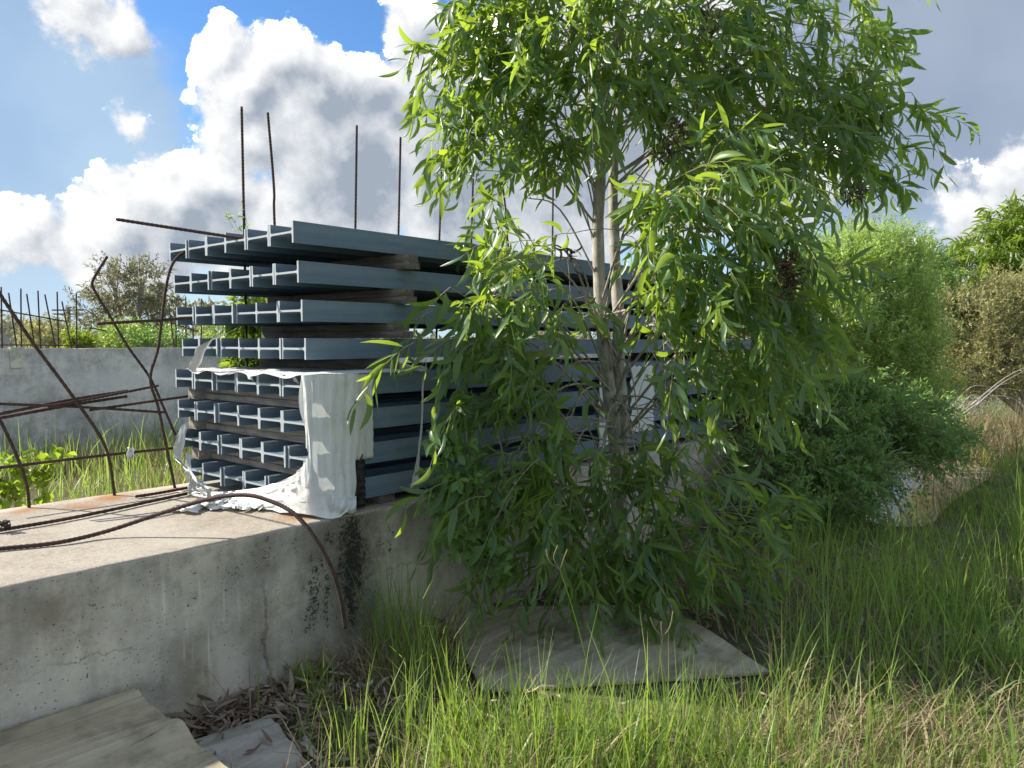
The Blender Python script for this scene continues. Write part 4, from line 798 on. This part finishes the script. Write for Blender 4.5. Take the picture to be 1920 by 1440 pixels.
# creeper on the first tall bar
vb = onv(458, 443, 4.24); cv = Acc(); cs_ = Acc()
for k in range(5):
    a = vb + Vector((0, 0, -.06)); b = vb + RT * rng.uniform(-.16, .10) + Vector((0, 0, rng.uniform(.02, .24))); path = smooth_path([a, a.lerp(b, .5) + RT * rng.uniform(-.04, .04) + Vector((0, 0, .06)), b], 9); cs_.tube(path, .0012, 4)
    pp_ = np.array([tuple(x) for x in path[3:]]); V, F = scatter(OB, pp_, unit(rng.normal(0, 1, pp_.shape)), rng.uniform(.02, .035, len(pp_)), rng.uniform(.009, .014, len(pp_)), rng.uniform(-1, 1, len(pp_))); cv.add(V, F, .6)
cr = empty('creeper', vb); tag(cr, 'thin creeper climbing the leftmost tall rebar above the top beams', 'creeper'); child(link('leaves', cv.mesh('leaves'), M['leaf_fine']), cr)['kind'] = 'stuff'; child(link('stems', cs_.mesh('stems'), M['twig']), cr)
# woodland that closes the horizon
lv, stm = Acc(), Acc(); n = 5200; ang = rng.uniform(-75, 62, n); dist = rng.uniform(34, 60, n); top = 2.2 + 1.2 * np.sin(ang * .21) + .7 * np.sin(ang * .73 + 1)
a = math.degrees(YAW) - ang; p = np.stack([np.cos(np.radians(a)) * dist, np.sin(np.radians(a)) * dist, rng.uniform(0, 1, n) ** .8 * np.maximum(1.2, top)], 1)
add_shoots(lv, None, p, unit(rng.normal(0, 1, p.shape) + np.array([0, 0, .8])), rng.uniform(.6, 1.2, n), 8, .34, .16, np.clip(rng.normal(.4, .2, n), 0, 1), .2, stem_r=0)
tag(link('far_woodland', lv.mesh('far_woodland', False), M['leaf_grey']), 'low distant scrub along the horizon', 'woodland', None, 'stuff')
# shed and pole far left
sh = empty('shed', P(0, 660, 32)); tag(sh, 'pale shed with a flat roof far behind the wall at the left edge', 'shed')
c = P(10, 650, 32)
def prism(c, w_, dpt, h0, h1): return box(c.x - w_ / 2, c.x + w_ / 2, c.y - dpt / 2, c.y + dpt / 2, h0, h1)
child(link('wall', mesh_py('wall', *prism(c, 3.4, 2.5, 0, 2.05)), M['cladding']), sh); child(link('roof', mesh_py('roof', *prism(c, 3.8, 2.9, 2.05, 2.2)), M['patch']), sh)
pl = empty('power_pole', (P(127, 660, 45).x, P(127, 660, 45).y, 0)); tag(pl, 'distant power pole with two crossarms left of the grey tree', 'power pole')
q = P(127, 575, 45); child(link('pole', mesh_py('pole', *box(q.x - .1, q.x + .1, q.y - .1, q.y + .1, 0, q.z)), M['oldwood']), pl)
for dz in (.05, .28):
    V = [q + RT * (s * .9) + FW * (t * .06) + Vector((0, 0, z_ - .15 - dz)) for s in (-1, 1) for t in (-1, 1) for z_ in (-.04, .04)]
    child(link('crossarm', mesh_py('crossarm', V, box(0, 1, 0, 1, 0, 1)[1]), M['oldwood']), pl)

# ------------------------------------------------------------------ grass, straw and leaf litter
def blades(acc, x, y, h, wd, lean, az, tint, z0=0.0, bend=1.0):
    dd = x * FW.x + y * FW.y; ll = (x * RT.x + y * RT.y) / dd; bf = (ll > -.06) & (ll < .34) & (dd > 2.62) & (dd < 3.7)      # worn strip along the board's front edge
    h = h * np.where(bf, np.clip((3.35 - dd) / .75, .22, 1), 1); kp = ~(bf & (rng.uniform(0, 1, len(x)) < np.clip((dd - 2.6) / .8, 0, .72)))
    pf = (ll > .42) & (ll < .66) & (dd > 4.6) & (dd < 7.6); h = h * np.where(pf, .42, 1)                                   # trampled bank before the pond
    wd = wd * np.where(rng.uniform(0, 1, len(x)) < .10, 1.9, 1)
    x, y, h, wd, lean, az, tint = (q[kp] for q in (x, y, h, wd, lean, az, tint)); z0 = z0 if np.isscalar(z0) else z0[kp]
    n = len(x); lv_ = np.array([0, .38, .72, 1.0]); ww = np.array([1, .86, .55, .06])
    hx, hy = np.cos(az), np.sin(az); cx = np.stack([x, y, np.full(n, z0) if np.isscalar(z0) else z0], 1)
    V = np.zeros((n, 4, 2, 3)); fa = az + np.pi / 2 + rng.normal(0, .6, n); sx_, sy_ = np.cos(fa), np.sin(fa)
    for k in range(4):
        t = lv_[k]; off = h * lean * (t * .35 + t * t * .65 * bend); zz = h * t * np.sqrt(np.maximum(.06, 1 - np.minimum(.94, (lean * t) ** 2 * .8)))
        c = cx + np.stack([hx * off, hy * off, zz], 1)
        for s, sg in enumerate((-1, 1)): V[:, k, s] = c + sg * (wd * ww[k])[:, None] * np.stack([sx_, sy_, np.zeros(n)], 1)
    f = np.array([(2 * k, 2 * k + 1, 2 * k + 3, 2 * k + 2) for k in range(3)])
    acc.add(V.reshape(-1, 3), (f[None] + (np.arange(n) * 8)[:, None, None]).reshape(-1, 4), np.repeat(tint, 8))
def ground_pts(n, d0, d1, pw=.75, x0=-.85, x1=1.0):
    D = d0 + (d1 - d0) * rng.uniform(0, 1, n) ** (1 / pw); s = rng.uniform(x0, x1, n) * D
    q = np.outer(D, tuple(FW)) + np.outer(s, tuple(RT)); return q[:, 0], q[:, 1], D
def clear(x, y, wallgap=.05):
    k = ~((y > 2.87 - wallgap) & (y < 4.26) & (x > -3) & (x < 9.7)) & ~inside(POND, x, y)
    for b_ in BOARD: k &= ~inside(b_, x, y)
    return k
def patch(x, y, s, seed): return np.sin(x * s * 1.7 + seed) * np.cos(y * s * 2.1 - seed) + .6 * np.sin(x * s * 3.9 - y * s * 2.7 + seed * 2)
def litter_zone(x, y):                   # beside the wall foot and under the tree the litter keeps the grass away
    d = 2.87 - y; a = (d < 1.05 + .12 * np.sin(x * 7)) & (x > .6) & (x < 2.38); b_ = (d < 1.0) & (x > 3.0) & (x < 5.2); return a, b_
ga, sa = Acc(), Acc()
x, y, D = ground_pts(6200, 1.9, 17, .62)
k = clear(x, y) & (y < 2.8); a, b_ = litter_zone(x, y); k &= ~(a & (rng.uniform(0, 1, len(x)) < .95)) & ~(b_ & (rng.uniform(0, 1, len(x)) < .75)); x, y, D = x[k], y[k], D[k]
pv = patch(x, y, 1.6, 2); k = rng.uniform(0, 1, len(x)) < np.clip(.40 + .45 * pv, .05, 1) * np.where((x > 1.9) & (x < 4.3) & (y > 1.25) & (y < 2.3), .28, 1) * np.where((x < 2.3) & (y > 1.7), .35, 1); x, y, D, pv = x[k], y[k], D[k], pv[k]
nb = 8; X = np.repeat(x, nb) + rng.normal(0, .035, len(x) * nb); Y = np.repeat(y, nb) + rng.normal(0, .035, len(x) * nb); DD = np.repeat(D, nb); n = len(X); PV = np.repeat(pv, nb)
k = clear(X, Y, .02); X, Y, DD, PV = X[k], Y[k], DD[k], PV[k]; n = len(X)
H = rng.gamma(6, .037, n) * (1 + .25 * PV) * np.clip(.72 + .06 * DD, .8, 1.3); H *= np.where((X > 1.9) & (X < 4.3) & (Y > 1.25), .72, 1); H = np.clip(H, .05, .6)
blades(ga, X, Y, H, rng.uniform(.0016, .0034, n) * np.clip(DD / 4, 1, 2.4), np.abs(rng.normal(.42, .30, n)), rng.uniform(0, 6.28, n), np.clip(rng.normal(.42, .30, n), 0, 1))
# a fuller, taller clump by the wall left of the board, and the sunny belt in front of it
for (px, py, n, sp, hm) in ((750, 1250, 170, .08, .40), (790, 1290, 100, .08, .30), (900, 1430, 200, .2, .30), (1010, 1450, 380, .25, .31), (1130, 1450, 330, .25, .31), (1250, 1420, 200, .22, .32), (1400, 1400, 200, .25, .34), (700, 1420, 120, .2, .26), (1600, 1200, 200, .3, .4), (1760, 1130, 260, .4, .42), (1880, 1040, 260, .45, .45), (1650, 1010, 220, .35, .42), (1560, 1010, 160, .25, .4), (1800, 960, 200, .4, .5), (580, 1300, 110, .07, .13)):
    c = onz(px, py, 0); X = c.x + rng.normal(0, sp, n); Y = c.y + rng.normal(0, sp * .8, n); k = clear(X, Y, .02); X, Y = X[k], Y[k]; n = len(X)
    if n: blades(ga, X, Y, np.clip(rng.normal(hm, hm * .3, n), .06, .8), rng.uniform(.0018, .0036, n), np.abs(rng.normal(.32, .2, n)), rng.uniform(0, 6.28, n), np.clip(rng.normal(.55, .22, n), 0, 1))
x, y, D = ground_pts(5600, 2.5, 13, .7, .12, 1.0); a, b_ = litter_zone(x, y); k = clear(x, y) & (y < 2.2) & ~(((y > .95) & (x < 4.9)) & (rng.uniform(0, 1, 5600) < .8)) & (rng.uniform(0, 1, 5600) < np.clip(.75 + .5 * patch(x, y, 1.2, 4), .15, 1)) & (rng.uniform(0, 1, 5600) < np.clip((D - 2.5) / 1.6, .05, 1)); x, y, D = x[k], y[k], D[k]; nb = 9
X = np.repeat(x, nb) + rng.normal(0, .05, len(x) * nb); Y = np.repeat(y, nb) + rng.normal(0, .05, len(x) * nb); DD = np.repeat(D, nb); k = clear(X, Y, .02) & ~((Y > 1.35) & (X < 4.3)); X, Y, DD = X[k], Y[k], DD[k]; n = len(X)
blades(ga, X, Y, np.clip(rng.gamma(5, .038, n), .04, .55), rng.uniform(.0016, .0034, n) * np.clip(DD / 4, 1, 2.6), np.abs(rng.normal(.72, .42, n)), rng.uniform(0, 6.28, n), np.clip(rng.normal(.40, .27, n), 0, 1))
tag(link('grass', ga.mesh('grass', False), M['grass']), 'long green grass over the ground in front of the wall', 'grass', None, 'stuff')
x, y, D = ground_pts(42000, 1.9, 14, .6); k = clear(x, y) & (y < 2.8); a, b_ = litter_zone(x, y); k &= ~(a & (rng.uniform(0, 1, len(x)) < .8)); x, y, D = x[k], y[k], D[k]
pv = patch(x, y, 1.3, 5); k = rng.uniform(0, 1, len(x)) < np.clip(.52 + .5 * pv, .18, 1); x, y, D = x[k], y[k], D[k]; n = len(x)
blades(sa, x, y, rng.uniform(.08, .30, n), rng.uniform(.0014, .0030, n) * np.clip(D / 4, 1, 2.2), np.abs(rng.normal(.85, .35, n)), rng.uniform(0, 6.28, n), np.clip(rng.normal(.5, .28, n), 0, 1), rng.uniform(0, .05, n))
c = onz(755, 1275, 0); n = 620; X = c.x + rng.normal(0, .14, n); Y = c.y + rng.normal(0, .10, n); k = clear(X, Y, .02)
blades(sa, X[k], Y[k], rng.uniform(.12, .3, k.sum()), rng.uniform(.0012, .0022, k.sum()), np.abs(rng.normal(.7, .3, k.sum())), rng.uniform(0, 6.28, k.sum()), np.clip(rng.normal(.5, .25, k.sum()), 0, 1))
c = P(1860, 790, 10.2); n = 2600; X = c.x + rng.normal(0, .8, n); Y = c.y + rng.normal(0, .6, n)
blades(sa, X, Y, rng.uniform(.3, .8, n), rng.uniform(.003, .006, n), np.abs(rng.normal(.7, .3, n)), rng.uniform(0, 6.28, n), np.clip(rng.normal(.45, .25, n), 0, 1))
tag(link('dry_grass', sa.mesh('dry_grass', False), M['straw']), 'straw-coloured dead grass lying among the green', 'grass', None, 'stuff')
gb, sb_ = Acc(), Acc()
n = 15000; X = rng.uniform(-2.5, 14, n); Y = rng.uniform(4.3, 10.85, n); k = rng.uniform(0, 1, n) < np.clip(.7 + .4 * patch(X, Y, 1.1, 3), .2, 1); X, Y = X[k], Y[k]; n = len(X)
H = np.clip(rng.gamma(6, .06, n), .1, .8) * np.where(Y < 5.2, .95, 1.0)
blades(gb, X, Y, H, rng.uniform(.003, .007, n), np.abs(rng.normal(.35, .25, n)), rng.uniform(0, 6.28, n), np.clip(rng.normal(.65, .22, n), 0, 1))
tag(link('grass', gb.mesh('grass', False), M['grass']), 'sunlit yellow-green grass between the two walls', 'grass', None, 'stuff')
n = 9000; X = rng.uniform(-2.5, 14, n); Y = rng.uniform(4.4, 10.8, n)
blades(sb_, X, Y, rng.uniform(.2, .55, n), rng.uniform(.002, .005, n), np.abs(rng.normal(.5, .3, n)), rng.uniform(0, 6.28, n), np.clip(rng.normal(.5, .28, n), 0, 1))
tag(link('dry_grass', sb_.mesh('dry_grass', False), M['straw']), 'dry stalks between the two walls', 'grass', None, 'stuff')

CURL = [leaf_template(c, dr, fo, 5, .085) for c, dr, fo in ((.35, -.45, .9), (-.3, .35, .5), (.5, -.2, 1.2), (-.45, -.5, .2))]
la = Acc()
def litter(n, xf, yf, z1, lo=.045, hi=.12):
    X, Y = xf(n), yf(n); k = ~inside(BOARD[1], X, Y) & ~inside(BOARD[2], X, Y) & ~(inside(BOARD[0], X, Y) & (rng.uniform(0, 1, n) < .93)) & ~inside(POND, X, Y) & (Y < 2.86); X, Y = X[k], Y[k]; n = len(X)
    p = np.stack([X, Y, rng.uniform(.006, z1, n)], 1); az = rng.uniform(0, 6.28, n); d = np.stack([np.cos(az), np.sin(az), rng.normal(0, .22, n)], 1); L = rng.uniform(lo, hi, n); v_ = rng.integers(0, 4, n)
    for q in range(4):
        i = v_ == q; V, F = scatter(CURL[q], p[i], d[i], L[i], L[i] * rng.uniform(.7, 1.3, i.sum()), rng.uniform(-.9, .9, i.sum())); la.add(V, F, np.repeat(np.clip(rng.normal(.48, .3, i.sum()), 0, 1), len(CURL[q][0])))
litter(1900, lambda n: rng.uniform(1.1, 2.55, n), lambda n: 2.86 - np.abs(rng.normal(0, .42, n)), .04, .035, .10)
litter(500, lambda n: rng.uniform(1.25, 2.9, n), lambda n: 2.86 - np.abs(rng.normal(0, .09, n)), .07)
litter(1500, lambda n: rng.uniform(2.9, 5.6, n), lambda n: 2.86 - np.abs(rng.normal(0, .75, n)), .05)
litter(700, lambda n: rng.uniform(.8, 6, n), lambda n: rng.uniform(-.5, 2.8, n), .03)
tag(link('leaf_litter', la.mesh('leaf_litter'), M['litter']), 'curled dry grey-brown leaves along the wall foot', 'leaf litter', None, 'stuff')
# fallen sticks on the litter, two seed stalks, scraps of plastic
for i, (pts, lab) in enumerate((([(572, 1385, .02), (590, 1410, .03), (612, 1432, .02), (630, 1470, .02)], 'dark crooked stick lying on the litter beside the bent sheet'), ([(498, 1300, .03), (480, 1240, .16), (492, 1180, .30), (497, 1120, .44)], None))):
    if lab:
        a = Acc(); a.tube(smooth_path([onz(*p) for p in pts], 14), np.linspace(.012, .007, 15), 7); tag(link('fallen_stick', a.mesh('fallen_stick'), M['bark']), lab, 'stick')
def stalk(pts, heads, label):
    t = empty('grass_stalk', onz(*pts[0], 0)); tag(t, label, 'grass stalk', 'tall seed stalks in the grass'); a = Acc(); D = onz(pts[0][0], pts[0][1], 0).dot(FW)
    path = smooth_path([P(x, y, D) for x, y in pts], 14); a.tube(path, np.linspace(.0022, .0013, 15), 5, .6); child(link('stem', a.mesh('stem'), M['grass']), t)
    for hx, hy, mx, my in heads:
        a = Acc(); e = path[-1]; a.tube(smooth_path([e, P(mx, my, D), P(hx, hy, D)], 9), np.linspace(.0014, .0026, 10), 5, .75); child(link('seed_head', a.mesh('seed_head'), M['straw']), t)
stalk([(1118, 1330), (1095, 1220), (1070, 1130), (1050, 1068)], [(1024, 1030, 1030, 1052), (1046, 1022, 1038, 1046), (1064, 1030, 1056, 1050)], 'tall grass stalk with three curved seed fingers before the tree')
stalk([(1225, 1330), (1235, 1260), (1242, 1195)], [(1219, 1158, 1228, 1178), (1240, 1165, 1240, 1180), (1262, 1146, 1256, 1175)], 'shorter forked seed stalk in front of the board')
ribbon('plastic_scrap', [onz(1452, 1045, .02), onz(1466, 1038, .07), onz(1480, 1036, .03)], (.05, .09, .04), 'film', 'white plastic scrap on the dark ground beyond the tree', 'plastic scrap', seed=2, tw=1.2, folds=3)
ribbon('plastic_scrap', [onz(672, 1290, .04), onz(690, 1280, .055), onz(706, 1272, .045)], (.03, .05, .03), 'film', 'white scrap lying on the leaf litter near the wall', 'plastic scrap', seed=4, tw=1.2, folds=2)
